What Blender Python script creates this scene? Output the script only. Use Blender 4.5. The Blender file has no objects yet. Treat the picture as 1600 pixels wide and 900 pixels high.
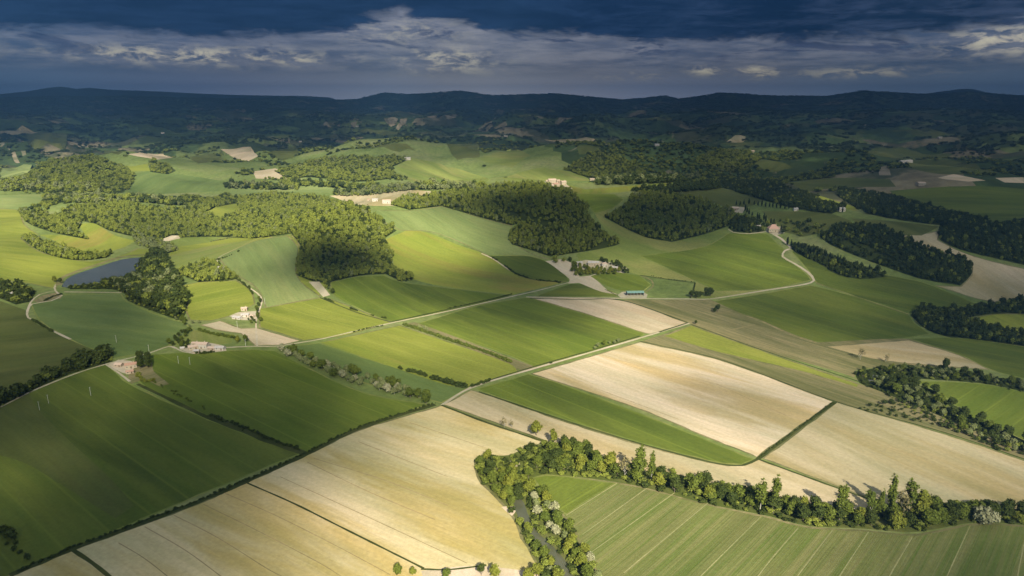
import bpy, math, random
import numpy as np
from mathutils import Vector, Matrix
from mathutils.geometry import delaunay_2d_cdt
sc = bpy.context.scene
col = sc.collection
PI = math.pi
# ------------------------------------------------------------------ camera
FPX, CAMZ = 1080.0, 250.0                      # focal length in pixels of a 1600 px wide picture
PITCH = math.atan((450 - 163) / FPX)
cam = bpy.data.cameras.new('camera'); cam_o = bpy.data.objects.new('camera', cam); col.objects.link(cam_o)
cam.sensor_width = 36; cam.lens = 36 * FPX / 1600
cam.clip_start = 1; cam.clip_end = 120000
cam_o.location = (0, 0, CAMZ); cam_o.rotation_euler = (PI / 2 - PITCH, 0, 0)
sc.camera = cam_o
# ------------------------------------------------------------------ exposure, render
sc.view_settings.view_transform = 'Standard'; sc.view_settings.look = 'None'
sc.view_settings.gamma = 1; sc.view_settings.exposure = 1.3; sc.view_settings.use_curve_mapping = False
EXPM = 2 ** 1.3
cy = sc.cycles
cy.use_denoising = True
cy.max_bounces = 6; cy.diffuse_bounces = 2; cy.glossy_bounces = 2; cy.transmission_bounces = 3
cy.volume_bounces = 0; cy.transparent_max_bounces = 16
cy.caustics_reflective = False; cy.caustics_refractive = False
# ------------------------------------------------------------------ sun
SEL, SAZ = math.radians(34), math.radians(12)     # the sun stands behind the camera, a little to the right
SUN = Vector((math.sin(SAZ) * math.cos(SEL), -math.cos(SAZ) * math.cos(SEL), math.sin(SEL)))
sl = bpy.data.lights.new('sun', 'SUN'); so = bpy.data.objects.new('sun', sl); col.objects.link(so)
sl.energy = 5.0; sl.angle = math.radians(.6); sl.color = (1.0, .92, .755)
so.rotation_euler = SUN.to_track_quat('Z', 'Y').to_euler(); so.location = (0, 0, 3000)
# ------------------------------------------------------------------ node helper
class NT:
    def __init__(s, nt): s.nt = nt
    def n(s, t, **k):
        nd = s.nt.nodes.new(t)
        for a, b in k.items(): setattr(nd, a, b)
        return nd
    def put(s, v, sock):
        if isinstance(v, bpy.types.NodeSocket): s.nt.links.new(v, sock)
        elif v is not None:
            if isinstance(v, (tuple, list)) and len(v) == 3 and sock.type == 'RGBA': v = (*v, 1)
            sock.default_value = v
    def m(s, op, a, b=None, c=None, clamp=False):
        nd = s.n('ShaderNodeMath', operation=op, use_clamp=clamp)
        s.put(a, nd.inputs[0]); s.put(b, nd.inputs[1]); s.put(c, nd.inputs[2]); return nd.outputs[0]
    def noise(s, vec, scale, detail=3, rough=.55, dist=0):
        nd = s.n('ShaderNodeTexNoise'); s.put(vec, nd.inputs['Vector'])
        nd.inputs['Scale'].default_value = scale; nd.inputs['Detail'].default_value = detail
        nd.inputs['Roughness'].default_value = rough; nd.inputs['Distortion'].default_value = dist
        return nd.outputs[0]
    def step(s, v, a, b, lo=0., hi=1., kind='SMOOTHSTEP'):
        nd = s.n('ShaderNodeMapRange', interpolation_type=kind); s.put(v, nd.inputs[0])
        s.put(a, nd.inputs[1]); s.put(b, nd.inputs[2]); s.put(lo, nd.inputs[3]); s.put(hi, nd.inputs[4]); return nd.outputs[0]
    def mix(s, f, a, b, bt='MIX'):
        nd = s.n('ShaderNodeMix', data_type='RGBA', blend_type=bt)
        s.put(f, nd.inputs[0]); s.put(a, nd.inputs[6]); s.put(b, nd.inputs[7]); return nd.outputs[2]
    def vec(s, x, y, z):
        nd = s.n('ShaderNodeCombineXYZ'); s.put(x, nd.inputs[0]); s.put(y, nd.inputs[1]); s.put(z, nd.inputs[2]); return nd.outputs[0]
    def ramp(s, f, pts):
        nd = s.n('ShaderNodeValToRGB'); s.put(f, nd.inputs[0]); e = nd.color_ramp.elements
        while len(e) < len(pts): e.new(.5)
        for q, (p, c) in zip(e, pts): q.position = p; q.color = (*c, 1) if isinstance(c, tuple) else (c, c, c, 1)
        return nd.outputs[0]
# ------------------------------------------------------------------ sky
def lin(r, g, b): return tuple((((c / 255 + .055) / 1.055) ** 2.4 if c > 10 else c / 255 / 12.92) for c in (r, g, b))
world = bpy.data.worlds.new('World'); sc.world = world; world.use_nodes = True
wt = NT(world.node_tree); world.node_tree.nodes.clear()
SKYS = .1
def skyc(r, g, b): return tuple(c / (EXPM * SKYS) for c in lin(r, g, b))
tc = wt.n('ShaderNodeTexCoord'); sx = wt.n('ShaderNodeSeparateXYZ'); wt.put(tc.outputs['Generated'], sx.inputs[0])
az = wt.m('ARCTAN2', sx.outputs[0], sx.outputs[1]); el = wt.m('ARCSINE', sx.outputs[2])
ux = wt.m('DIVIDE', wt.m('TANGENT', wt.m('MINIMUM', wt.m('MAXIMUM', az, -1.2), 1.2)), 1.48)      # -.5 .. .5 over the view
ux = wt.m('ADD', ux, .5)
P = wt.vec(wt.m('MULTIPLY', az, 5.0), wt.m('MULTIPLY', el, 22), 0.0)
P2 = wt.vec(wt.m('MULTIPLY', az, 15), wt.m('MULTIPLY', el, 46), 3.7)
n1 = wt.noise(P, 1.5, 8, .66, .5); n2 = wt.noise(P2, 1.9, 9, .68, .5); n4 = wt.noise(wt.vec(wt.m('MULTIPLY', az, 7), wt.m('MULTIPLY', el, 48), 1.3), 1.5, 9, .66, .25); n3 = wt.noise(wt.vec(wt.m('MULTIPLY', az, 1.6), wt.m('MULTIPLY', el, 40), 9.), 1.4, 4, .5)
edge = wt.ramp(ux, [(0, .083), (.22, .080), (.30, .084), (.36, .104), (.40, .118), (.455, .104), (.50, .092), (.60, .084), (.75, .079), (.9, .079), (.97, .094), (1, .102)])
e2 = wt.m('ADD', el, wt.m('MULTIPLY', wt.m('SUBTRACT', n1, .5), .040)); e2 = wt.m('ADD', e2, wt.m('ADD', wt.m('MULTIPLY', wt.m('SUBTRACT', n2, .5), .022), wt.m('MULTIPLY', wt.m('SUBTRACT', n4, .5), .030)))
deck = wt.step(wt.m('SUBTRACT', e2, edge), -.006, .009)
low = wt.ramp(ux, [(0, skyc(92, 116, 146)), (.2, skyc(116, 128, 156)), (.47, skyc(168, 168, 174)), (.62, skyc(136, 142, 160)), (.85, skyc(106, 122, 144)), (1, skyc(98, 118, 142))])
mid = wt.mix(wt.step(n4, .34, .68), wt.mix(.65, low, skyc(60, 78, 112)), wt.mix(.6, low, skyc(160, 160, 170)))
lf = wt.step(el, .0, .05, 3.2, 1.0); body = wt.mix(wt.step(el, .028, .058), wt.mix(1., low, wt.vec(lf, lf, lf), 'MULTIPLY'), mid)
cream = wt.mix(wt.step(n2, .42, .66), skyc(172, 168, 170), skyc(244, 236, 208))
hl = None
for (px, py, rx, ry, a) in ((330, 98, 190, 11, .95), (470, 101, 45, 7, .9), (705, 100, 70, 17, .9), (640, 58, 90, 20, .32), (985, 122, 60, 6, .45), (1090, 115, 25, 7, .85), (1168, 118, 34, 8, 1.1), (1320, 121, 110, 7, .6), (1560, 86, 110, 16, 1.05), (1100, 60, 260, 9, .22)):
    cxx = px / 1600.; cel = (163 - py) / 1110.
    dx = wt.m('DIVIDE', wt.m('SUBTRACT', ux, cxx), rx / 1600.); dy = wt.m('DIVIDE', wt.m('SUBTRACT', el, cel), ry / 1110.)
    g = wt.m('POWER', 2.718, wt.m('MULTIPLY', wt.m('ADD', wt.m('MULTIPLY', dx, dx), wt.m('MULTIPLY', dy, dy)), -1.))
    g = wt.m('MULTIPLY', g, a); hl = g if hl is None else wt.m('MAXIMUM', hl, g)
hm = wt.m('MULTIPLY', hl, wt.m('MULTIPLY', wt.step(n2, .42, .58), 1.25), clamp=True)
body = wt.mix(hm, body, cream)
dk = wt.mix(wt.step(n4, .35, .75), skyc(6, 36, 72), skyc(30, 58, 98))
dk = wt.mix(wt.step(ux, .5, 1.0), dk, wt.mix(wt.step(n4, .42, .68), skyc(8, 34, 62), skyc(66, 80, 108)))
small = wt.m('MULTIPLY', wt.step(n1, .54, .60), wt.step(el, .045, .07))
body = wt.mix(wt.m('MULTIPLY', small, .7), body, skyc(66, 78, 112))
body = wt.mix(deck, body, dk)
sky = wt.n('ShaderNodeTexSky', sky_type='NISHITA', sun_disc=False)
sky.sun_elevation = SEL; sky.sun_rotation = PI - SAZ
high = wt.mix(1., wt.mix(.6, sky.outputs[0], skyc(122, 120, 112)), (.66, .66, .66), 'MULTIPLY')
colr = wt.mix(wt.step(el, .2, .5), body, high)
bg = wt.n('ShaderNodeBackground'); wt.put(colr, bg.inputs[0]); bg.inputs[1].default_value = SKYS
wo = wt.n('ShaderNodeOutputWorld'); wt.put(bg.outputs[0], wo.inputs[0])
# ------------------------------------------------------------------ picture <-> place
CP, SP = math.cos(PITCH), math.sin(PITCH)
def rays(p):
    p = np.asarray(p, float).reshape(-1, 2); a = (p[:, 0] - 800) / FPX; b = (450 - p[:, 1]) / FPX
    return np.stack([a, CP + SP * b, -SP + CP * b], 1)
def project(X, Y, Z):
    z = Z - CAMZ; d = np.maximum(Y * CP - z * SP, 1.); v = Y * SP + z * CP
    return 800 + FPX * X / d, 450 - FPX * v / d
def on_plane(px, py, z):
    r = rays([(px, py)])[0]; t = (z - CAMZ) / r[2]; return r[0] * t, r[1] * t
def sstep(x): x = np.clip(x, 0, 1); return x * x * (3 - 2 * x)
rs = np.random.RandomState(5)
WAV = [(rs.uniform(0, 2 * PI), L, rs.uniform(0, 6.28)) for L in (420, 530, 640, 780, 900, 1150, 1400, 1800, 2300, 3100)]
FIN = [(rs.uniform(0, 2 * PI), L, rs.uniform(0, 6.28)) for L in (150, 190, 240, 300)]
HILLS = [(545,345,38,150,170),(640,372,12,150,130),(700,332,22,260,230),(780,297,55,230,210),(885,342,38,100,110),(1040,308,48,200,190),
 (1190,352,42,190,190),(1430,392,28,200,170),(1350,300,40,500,350),(250,332,26,330,170),(130,250,75,280,330),(260,268,30,220,240),(560,243,72,340,330),
 (680,256,45,260,260),(850,262,45,230,260),(930,244,70,330,330),(60,388,14,170,150),(420,388,12,130,150),(335,452,7,110,80),(1570,398,32,260,210),
 (1180,243,60,420,420),(330,240,40,380,380),(1440,268,40,600,300),(760,232,45,380,420),(1040,262,30,260,260),(600,335,6,100,100),(1560,300,40,350,300),(850,333,-13,80,60)]
HC = []
for (px, py, h, rx, ry) in HILLS:
    h *= 1.25 * (1.18 if (px, py) in ((545,345),(885,342),(780,297),(1040,308)) else 1); x, y = on_plane(px, py, h); HC.append((x, y, h, rx, ry))
SKYL = [(-400,154),(0,154),(100,152),(200,152),(400,155),(455,152),(500,157),(560,155),(600,148),(640,150),(720,146),(770,151),(870,149),(930,153),(980,156),(1040,151),(1060,155),(1100,151),(1125,148),(1200,151),(1290,152),(1350,146),(1420,149),(1470,150),(1510,147),(1600,152),(2000,154)]
SKYL = [(a, 153.5 + (b - 153.5) * 1.45) for a, b in SKYL]
_r = rays([(a, b) for a, b in SKYL]); SK_U = _r[:, 0] / _r[:, 1]; SK_T = _r[:, 2] / np.hypot(_r[:, 0], _r[:, 1])
def hgt(X, Y):
    X = np.asarray(X, float); Y = np.asarray(Y, float); R = np.hypot(X, Y)
    z = 120 * sstep((R - 2300) / 7000)
    amp = np.interp(R, [0, 700, 1100, 1500, 2200, 3500, 6000, 9000, 30000], [0, 0, 5, 9, 17, 32, 46, 34, 40])
    w = 0
    for a, L, p in WAV: w = w + np.sin((X * math.cos(a) + Y * math.sin(a)) * 2 * PI / L + p)
    f = 0
    for a, L, p in FIN: f = f + np.sin((X * math.cos(a) + Y * math.sin(a)) * 2 * PI / L + p + w)
    wr = np.exp(-((R - 12500) / 1500) ** 2)
    z = z + amp * (w / 2.6 + np.interp(R, [1000, 2500], [.10, .17]) * f) * (1 - .93 * wr)
    for (x, y, h, rx, ry) in HC: z = z + h * np.exp(-((X - x) / rx) ** 2 - ((Y - y) / ry) ** 2)
    U = X / np.maximum(Y, 1.)
    top = 250 + 12500 * np.interp(U, SK_U, SK_T)
    z = z * (1 - wr) + wr * top
    zr = np.exp(-((R - 7600) / 900) ** 2) * sstep((U - .22) / .2)
    z = z * (1 - zr) + zr * (185 + 3 * w)
    return z
def place(pts):
    """points of the ground seen at pixels of the photograph"""
    r = rays(pts); n = len(r); t = np.geomspace(180, 22000, 700)
    k = np.hypot(r[:, 0], r[:, 1])
    X = r[:, 0:1] / k[:, None] * t; Y = r[:, 1:2] / k[:, None] * t; Z = CAMZ + r[:, 2:3] / k[:, None] * t
    d = Z - hgt(X, Y); i = np.argmax(d < 0, 1); i = np.where((d < 0).any(1), i, 699); i = np.maximum(i, 1)
    j = np.arange(n); a = d[j, i - 1]; b = d[j, i]; q = np.clip(a / np.where(abs(a - b) < 1e-9, 1, a - b), 0, 1)
    tt = t[i - 1] + (t[i] - t[i - 1]) * q
    for _ in range(4):                                        # refine
        x = r[:, 0] / k * tt; y = r[:, 1] / k * tt; e = CAMZ + r[:, 2] / k * tt - hgt(x, y)
        tt = tt + np.clip(e / np.maximum(-r[:, 2] / k, .02) * .7, -30, 30)
    x = r[:, 0] / k * tt; y = r[:, 1] / k * tt
    return np.stack([x, y], 1)
def smooth_line(p, closed, seg=4, corner=38):
    p = [np.array(q, float) for q in p]; n = len(p); out = []
    def ang(i):
        if not closed and (i == 0 or i == n - 1): return 180
        a = p[i] - p[i - 1]; b = p[(i + 1) % n] - p[i]
        a = a * (1, 2.2); b = b * (1, 2.2)
        return abs(math.degrees(math.atan2(a[0] * b[1] - a[1] * b[0], a @ b)))
    sharp = [ang(i) > corner for i in range(n)]
    for i in range(n if closed else n - 1):
        a, b = p[i], p[(i + 1) % n]
        m0 = (b - a) if sharp[i] else (b - p[i - 1]) / 2
        m1 = (b - a) if sharp[(i + 1) % n] else (p[(i + 2) % n] - a) / 2
        k = int(max(2, min(10, np.hypot(*(b - a)) / 11)))
        L = np.hypot(*(b - a)); 
        for m in (m0, m1):
            l = np.hypot(*m)
            if l > L: m *= L / l
        for s in range(k):
            t = s / k; out.append((2*t**3-3*t**2+1)*a + (t**3-2*t**2+t)*m0 + (-2*t**3+3*t**2)*b + (t**3-t**2)*m1)
    if not closed: out.append(p[-1])
    return out
def inside(poly, X, Y):
    r = np.zeros(X.shape, bool); n = len(poly)
    if not n: return r
    lo = poly.min(0); hi = poly.max(0); sel = (X >= lo[0]) & (X <= hi[0]) & (Y >= lo[1]) & (Y <= hi[1])
    x = X[sel]; y = Y[sel]; c = np.zeros(x.shape, bool)
    for i in range(n):
        x1, y1 = poly[i - 1]; x2, y2 = poly[i]
        if y1 == y2: continue
        k = ((y1 > y) != (y2 > y)) & (x < (x2 - x1) * (y - y1) / (y2 - y1) + x1); c ^= k
    r[sel] = c; return r
def direction(a, b):
    q = place([a, b]); d = q[1] - q[0]; return math.atan2(d[1], d[0])
# ------------------------------------------------------------------ materials
MATS = {}
def new_mat(name):
    m = bpy.data.materials.new(name); m.use_nodes = True; m.node_tree.nodes.clear(); return m, NT(m.node_tree)
def out_of(m, t, s, vol=None):
    o = t.n('ShaderNodeOutputMaterial')
    if s is not None: t.put(s, o.inputs[0])
    if vol is not None: t.put(vol, o.inputs[1])
    return m
def bsdf(t, c, rough=.9, spec=.2, nrm=None):
    b = t.n('ShaderNodeBsdfPrincipled'); t.put(c, b.inputs['Base Color']); t.put(rough, b.inputs['Roughness'])
    b.inputs['Specular IOR Level'].default_value = spec
    if nrm is not None: t.put(nrm, b.inputs['Normal'])
    return b
def rowvec(t, ang):
    g = t.n('ShaderNodeNewGeometry'); s = t.n('ShaderNodeSeparateXYZ'); t.put(g.outputs['Position'], s.inputs[0])
    x, y = s.outputs[0], s.outputs[1]; c, sn = math.cos(ang), math.sin(ang)
    al = t.m('ADD', t.m('MULTIPLY', x, c), t.m('MULTIPLY', y, sn)); ac = t.m('SUBTRACT', t.m('MULTIPLY', y, c), t.m('MULTIPLY', x, sn))
    return g.outputs['Position'], al, ac
_mi = 0
def field_mat(A, B, C=None, ang=0., rows=.5, blot=.5, wide=14., fine=2.2, tram=0., tone=0):
    """A main colour, B the second colour of streaks along the rows, C patches"""
    global _mi; _mi += 1
    C = C or B; m, t = new_mat('crop_%d' % _mi); pos, al, ac = rowvec(t, ang); off = _mi * 37.3
    v1 = t.vec(t.m('MULTIPLY', al, 1 / 260), t.m('MULTIPLY', ac, 1 / wide), off)
    v2 = t.vec(t.m('MULTIPLY', al, 1 / 60), t.m('MULTIPLY', ac, 1 / fine), off)
    v3 = t.vec(t.m('MULTIPLY', al, 1 / 260), t.m('MULTIPLY', ac, 1 / 46), off + 5)
    v4 = t.vec(t.m('MULTIPLY', al, 1 / 90), t.m('MULTIPLY', ac, 1 / 15), off + 9); v5 = t.vec(t.m('MULTIPLY', al, 1 / 300), t.m('MULTIPLY', ac, 1 / 75), off + 2)
    s1 = t.step(t.noise(v1, 1, 3, .6, .15), .36, .66); s2 = t.step(t.noise(v2, 1, 3, .6), .35, .65)
    bl = t.step(t.noise(v3, 1, 5, .6, .5), .45, .63)
    c = t.mix(t.m('MULTIPLY', s1, rows), A, B)
    c = t.mix(t.m('MULTIPLY', bl, blot), c, C)
    c = t.mix(t.m('MULTIPLY', s2, rows * .5), c, tuple(q * .78 for q in B))
    gn = t.noise(pos, .35, 6, .75); c = t.mix(1., c, t.ramp(gn, [(.25, .80), (.75, 1.18)]), 'MULTIPLY')
    md = t.noise(v4, 1., 6, .68, .4); c = t.mix(1., c, t.ramp(md, [(.32, (.90, .92, .88)), (.68, (1.10, 1.07, 1.10))]), 'MULTIPLY')
    big = t.noise(v5, 1., 4, .6, .3); c = t.mix(1., c, t.ramp(big, [(.3, (.74, .80, .72)), (.7, (1.26, 1.18, 1.22))]), 'MULTIPLY')
    if tram:
        w = t.m('ABSOLUTE', t.m('SUBTRACT', t.m('FRACT', t.m('DIVIDE', ac, tram)), .5))
        c = t.mix(t.step(w, .0, 1.3 / tram, .36, 0), c, tuple(q * 1.3 for q in B))
    b = bsdf(t, c, .95, .08)
    bp = t.n('ShaderNodeBump'); bp.inputs['Strength'].default_value = .35; bp.inputs['Distance'].default_value = .25
    t.put(t.m('ADD', s2, gn), bp.inputs['Height']); t.put(bp.outputs[0], b.inputs['Normal'])
    return out_of(m, t, b.outputs[0])
KIND = {   # name, A, B, C, rows, blotch, wide, fine, tram
 'cream':  ('ploughed_field', (.51,.44,.25), (.43,.36,.165), (.375,.295,.095), .45, .85, 34, 4.0, 0),
 'rose':   ('ploughed_field', (.52,.445,.31), (.44,.365,.225), (.37,.29,.13), .55, .9, 22, 4.0, 0),
 'tan':    ('ploughed_field', (.40,.345,.215), (.34,.285,.155), (.30,.24,.105), .4, .75, 26, 4.0, 0),
 'pink':   ('ploughed_field', (.46,.39,.265), (.40,.31,.20), (.36,.28,.155), .4, .4, 16, 3.0, 0),
 'wheat':  ('crop_field', (.104,.146,.020), (.148,.180,.028), (.078,.104,.018), .7, .8, 26, 2.4, 24),
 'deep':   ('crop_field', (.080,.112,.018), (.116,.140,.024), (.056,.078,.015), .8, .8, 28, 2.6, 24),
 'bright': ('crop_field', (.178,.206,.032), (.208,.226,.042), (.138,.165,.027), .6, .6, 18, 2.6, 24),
 'yellow': ('meadow', (.200,.228,.036), (.165,.205,.036), (.225,.200,.045), .4, .9, 46, 7, 0),
 'teal':   ('crop_field', (.108,.155,.045), (.135,.175,.048), (.080,.115,.032), .5, .6, 18, 2.6, 0),
 'pasture':('meadow', (.165,.200,.048), (.125,.165,.036), (.205,.205,.065), .4, .8, 60, 9, 0),
 'grey':   ('meadow', (.165,.205,.068), (.132,.178,.056), (.190,.212,.075), .5, .6, 40, 4, 18),
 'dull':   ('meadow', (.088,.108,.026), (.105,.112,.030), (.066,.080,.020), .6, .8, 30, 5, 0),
 'olive':  ('rough_grass', (.205,.185,.085), (.100,.110,.036), (.250,.210,.110), .8, .7, 16, 3, 0),
 'stub':   ('stubble_field', (.098,.136,.028), (.185,.182,.070), (.110,.122,.038), .8, .8, 3.4, .9, 0),
 'clay':   ('bare_clay', (.50,.43,.31), (.40,.33,.22), (.30,.26,.16), .4, .5, 20, 5, 0),
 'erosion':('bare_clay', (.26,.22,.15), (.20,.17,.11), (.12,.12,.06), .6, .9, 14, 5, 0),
 'gravel': ('gravel_yard', (.44,.39,.29), (.38,.33,.23), (.34,.30,.19), .4, .5, 8, 3, 0),
 'floor':  ('woodland_floor', (.040,.054,.012), (.030,.040,.010), (.052,.062,.018), .4, .5, 10, 4, 0),
 'verge':  ('field_margin', (.048,.060,.014), (.036,.046,.012), (.085,.092,.028), .4, .6, 6, 3, 0),
 'bank':   ('river_bank', (.088,.108,.022), (.060,.078,.018), (.14,.14,.05), .4, .6, 6, 3, 0),
}
# far countryside: irregular parcels of crops, ploughland and scrub
def far_ground():
    m, t = new_mat('countryside'); g = t.n('ShaderNodeNewGeometry'); pos = g.outputs['Position']
    wv = t.n('ShaderNodeVectorMath', operation='MULTIPLY_ADD'); nz = t.n('ShaderNodeTexNoise'); t.put(pos, nz.inputs['Vector']); nz.inputs['Scale'].default_value = .004
    t.put(nz.outputs[1], wv.inputs[0]); wv.inputs[1].default_value = (190, 190, 0); t.put(pos, wv.inputs[2])
    vo = t.n('ShaderNodeTexVoronoi'); vo.inputs['Scale'].default_value = 1 / 260; t.put(wv.outputs[0], vo.inputs['Vector']); vo.voronoi_dimensions = '2D'
    sp = t.n('ShaderNodeSeparateColor'); t.put(vo.outputs['Color'], sp.inputs[0])
    c = t.ramp(sp.outputs[0], [(0, (.050,.075,.022)), (.2, (.085,.125,.035)), (.4, (.060,.090,.030)), (.55, (.120,.150,.045)), (.7, (.075,.080,.035)), (.85, (.20,.17,.10)), (1, (.30,.25,.16))])
    c.node.color_ramp.interpolation = 'CONSTANT'
    c = t.mix(1., c, t.ramp(t.noise(pos, .02, 5, .65), [(.3, .6), (.7, 1.3)]), 'MULTIPLY')
    sc_ = t.step(t.noise(pos, .0035, 5, .6), .47, .53); c = t.mix(t.m('MULTIPLY', sc_, .75), c, (.032,.048,.016))
    cl = t.m('MULTIPLY', t.step(t.noise(pos, .0075, 6, .7, 1.), .64, .70), .8); c = t.mix(cl, c, (.30,.26,.18))
    b = bsdf(t, c, .95, .05); bp = t.n('ShaderNodeBump'); bp.inputs['Strength'].default_value = .6; bp.inputs['Distance'].default_value = 7
    t.put(t.noise(pos, .03, 5, .7), bp.inputs['Height']); t.put(bp.outputs[0], b.inputs['Normal'])
    return out_of(m, t, b.outputs[0])
def near_ground():
    m, t = new_mat('grassland'); g = t.n('ShaderNodeNewGeometry'); pos = g.outputs['Position']
    c = t.ramp(t.noise(pos, .008, 6, .65, .5), [(.3, (.10,.135,.036)), (.5, (.145,.182,.052)), (.7, (.20,.21,.085))])
    c = t.mix(1., c, t.ramp(t.noise(pos, .12, 5, .7), [(.3, .72), (.7, 1.25)]), 'MULTIPLY')
    s = t.n('ShaderNodeSeparateXYZ'); t.put(pos, s.inputs[0])
    return out_of(m, t, bsdf(t, c, .95, .05).outputs[0])
def simple_mat(name, A, B, scale=.5, rough=.9, spec=.2, bump=0.):
    if name in MATS: return MATS[name]
    m, t = new_mat(name); tcn = t.n('ShaderNodeTexCoord'); v = tcn.outputs['Object']
    n = t.noise(v, scale, 5, .65); c = t.mix(t.step(n, .3, .7), A, B); b = bsdf(t, c, rough, spec)
    if bump:
        bp = t.n('ShaderNodeBump'); bp.inputs['Strength'].default_value = bump; bp.inputs['Distance'].default_value = .2
        t.put(n, bp.inputs['Height']); t.put(bp.outputs[0], b.inputs['Normal'])
    MATS[name] = out_of(m, t, b.outputs[0]); return MATS[name]
def water_mat(name, c, deep):
    m, t = new_mat(name); g = t.n('ShaderNodeNewGeometry'); n = t.noise(g.outputs['Position'], .35, 3, .6)
    b = bsdf(t, t.mix(t.step(t.noise(g.outputs['Position'], .03, 4, .6), .35, .65), c, deep), .16, .5)
    bp = t.n('ShaderNodeBump'); bp.inputs['Strength'].default_value = .25; bp.inputs['Distance'].default_value = .12
    t.put(n, bp.inputs['Height']); t.put(bp.outputs[0], b.inputs['Normal']); return out_of(m, t, b.outputs[0])
# ------------------------------------------------------------------ the parcels, traced in the photograph and laid on the terrain
# (kind, outline, row line or None)
F = []
def f(kind, pts, row=None): F.append((kind, pts, row))
ROAD = ((460, 705), (735, 607)); FUR = ((385, 755), (660, 885)); GRN = ((300, 620), (470, 708)); RR = ((840, 588), (1175, 716))
# far
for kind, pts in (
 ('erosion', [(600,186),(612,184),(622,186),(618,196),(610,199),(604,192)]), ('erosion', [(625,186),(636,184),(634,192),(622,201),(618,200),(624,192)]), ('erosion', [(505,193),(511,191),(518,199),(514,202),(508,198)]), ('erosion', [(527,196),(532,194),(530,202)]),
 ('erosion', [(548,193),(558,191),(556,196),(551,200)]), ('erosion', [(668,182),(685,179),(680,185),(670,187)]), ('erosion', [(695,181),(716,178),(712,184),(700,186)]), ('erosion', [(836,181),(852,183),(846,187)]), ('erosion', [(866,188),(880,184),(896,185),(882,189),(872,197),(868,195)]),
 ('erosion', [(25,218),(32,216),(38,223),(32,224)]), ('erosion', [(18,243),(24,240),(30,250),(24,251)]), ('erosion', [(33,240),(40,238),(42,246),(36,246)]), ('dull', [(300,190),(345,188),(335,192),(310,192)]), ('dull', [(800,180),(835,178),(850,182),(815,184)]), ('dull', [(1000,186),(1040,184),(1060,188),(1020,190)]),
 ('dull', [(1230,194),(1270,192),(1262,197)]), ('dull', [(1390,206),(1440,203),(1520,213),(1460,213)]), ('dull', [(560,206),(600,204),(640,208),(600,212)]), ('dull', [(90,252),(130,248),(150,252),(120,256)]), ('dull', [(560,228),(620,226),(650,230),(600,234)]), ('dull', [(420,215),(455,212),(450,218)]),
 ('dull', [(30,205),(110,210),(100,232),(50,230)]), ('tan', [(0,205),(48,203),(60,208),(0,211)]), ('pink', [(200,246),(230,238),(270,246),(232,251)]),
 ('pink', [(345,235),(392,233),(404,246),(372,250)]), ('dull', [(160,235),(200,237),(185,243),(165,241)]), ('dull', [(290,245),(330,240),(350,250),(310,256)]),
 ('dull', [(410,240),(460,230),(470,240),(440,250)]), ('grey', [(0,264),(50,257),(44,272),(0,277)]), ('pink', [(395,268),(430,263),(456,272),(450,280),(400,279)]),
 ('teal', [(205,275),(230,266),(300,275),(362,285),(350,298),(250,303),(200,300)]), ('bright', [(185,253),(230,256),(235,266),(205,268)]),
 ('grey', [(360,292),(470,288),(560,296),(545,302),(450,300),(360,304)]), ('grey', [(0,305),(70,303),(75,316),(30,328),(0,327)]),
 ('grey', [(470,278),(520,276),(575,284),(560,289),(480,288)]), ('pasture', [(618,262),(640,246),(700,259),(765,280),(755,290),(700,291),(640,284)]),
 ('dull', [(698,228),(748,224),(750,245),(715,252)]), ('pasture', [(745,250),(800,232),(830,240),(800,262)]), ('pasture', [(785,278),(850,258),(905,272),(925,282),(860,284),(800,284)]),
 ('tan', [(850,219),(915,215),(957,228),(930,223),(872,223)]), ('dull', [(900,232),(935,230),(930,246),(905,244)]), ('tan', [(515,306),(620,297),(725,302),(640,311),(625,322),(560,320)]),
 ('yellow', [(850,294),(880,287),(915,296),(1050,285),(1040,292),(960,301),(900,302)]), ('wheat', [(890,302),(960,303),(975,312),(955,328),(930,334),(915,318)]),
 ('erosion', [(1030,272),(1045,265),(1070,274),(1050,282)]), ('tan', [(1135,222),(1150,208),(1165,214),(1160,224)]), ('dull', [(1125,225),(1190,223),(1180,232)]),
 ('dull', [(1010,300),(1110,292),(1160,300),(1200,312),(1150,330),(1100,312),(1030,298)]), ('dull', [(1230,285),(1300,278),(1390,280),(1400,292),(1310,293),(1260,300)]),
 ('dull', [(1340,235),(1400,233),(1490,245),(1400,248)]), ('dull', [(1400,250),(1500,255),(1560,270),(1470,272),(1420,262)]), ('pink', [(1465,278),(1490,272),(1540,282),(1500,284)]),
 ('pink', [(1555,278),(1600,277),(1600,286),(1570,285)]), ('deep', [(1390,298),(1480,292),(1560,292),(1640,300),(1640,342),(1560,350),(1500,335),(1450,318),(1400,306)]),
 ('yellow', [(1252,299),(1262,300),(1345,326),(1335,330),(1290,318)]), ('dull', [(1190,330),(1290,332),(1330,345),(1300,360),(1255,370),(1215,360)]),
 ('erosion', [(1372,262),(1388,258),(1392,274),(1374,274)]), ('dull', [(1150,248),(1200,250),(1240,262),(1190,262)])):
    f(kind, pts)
f('floor', [(28,284),(60,262),(100,250),(140,245),(185,254),(206,270),(210,281),(200,297),(150,296),(100,290),(60,291)])
f('floor', [(430,268),(500,249),(580,241),(640,248),(612,262),(622,278),(560,284),(480,277),(455,282)])
f('floor', [(232,253),(262,257),(275,267),(262,272),(235,268)])
f('floor', [(880,262),(930,240),(990,256),(1010,272),(960,278),(915,276)])
f('floor', [(1085,250),(1120,238),(1165,236),(1190,248),(1170,266),(1110,268)])
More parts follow.
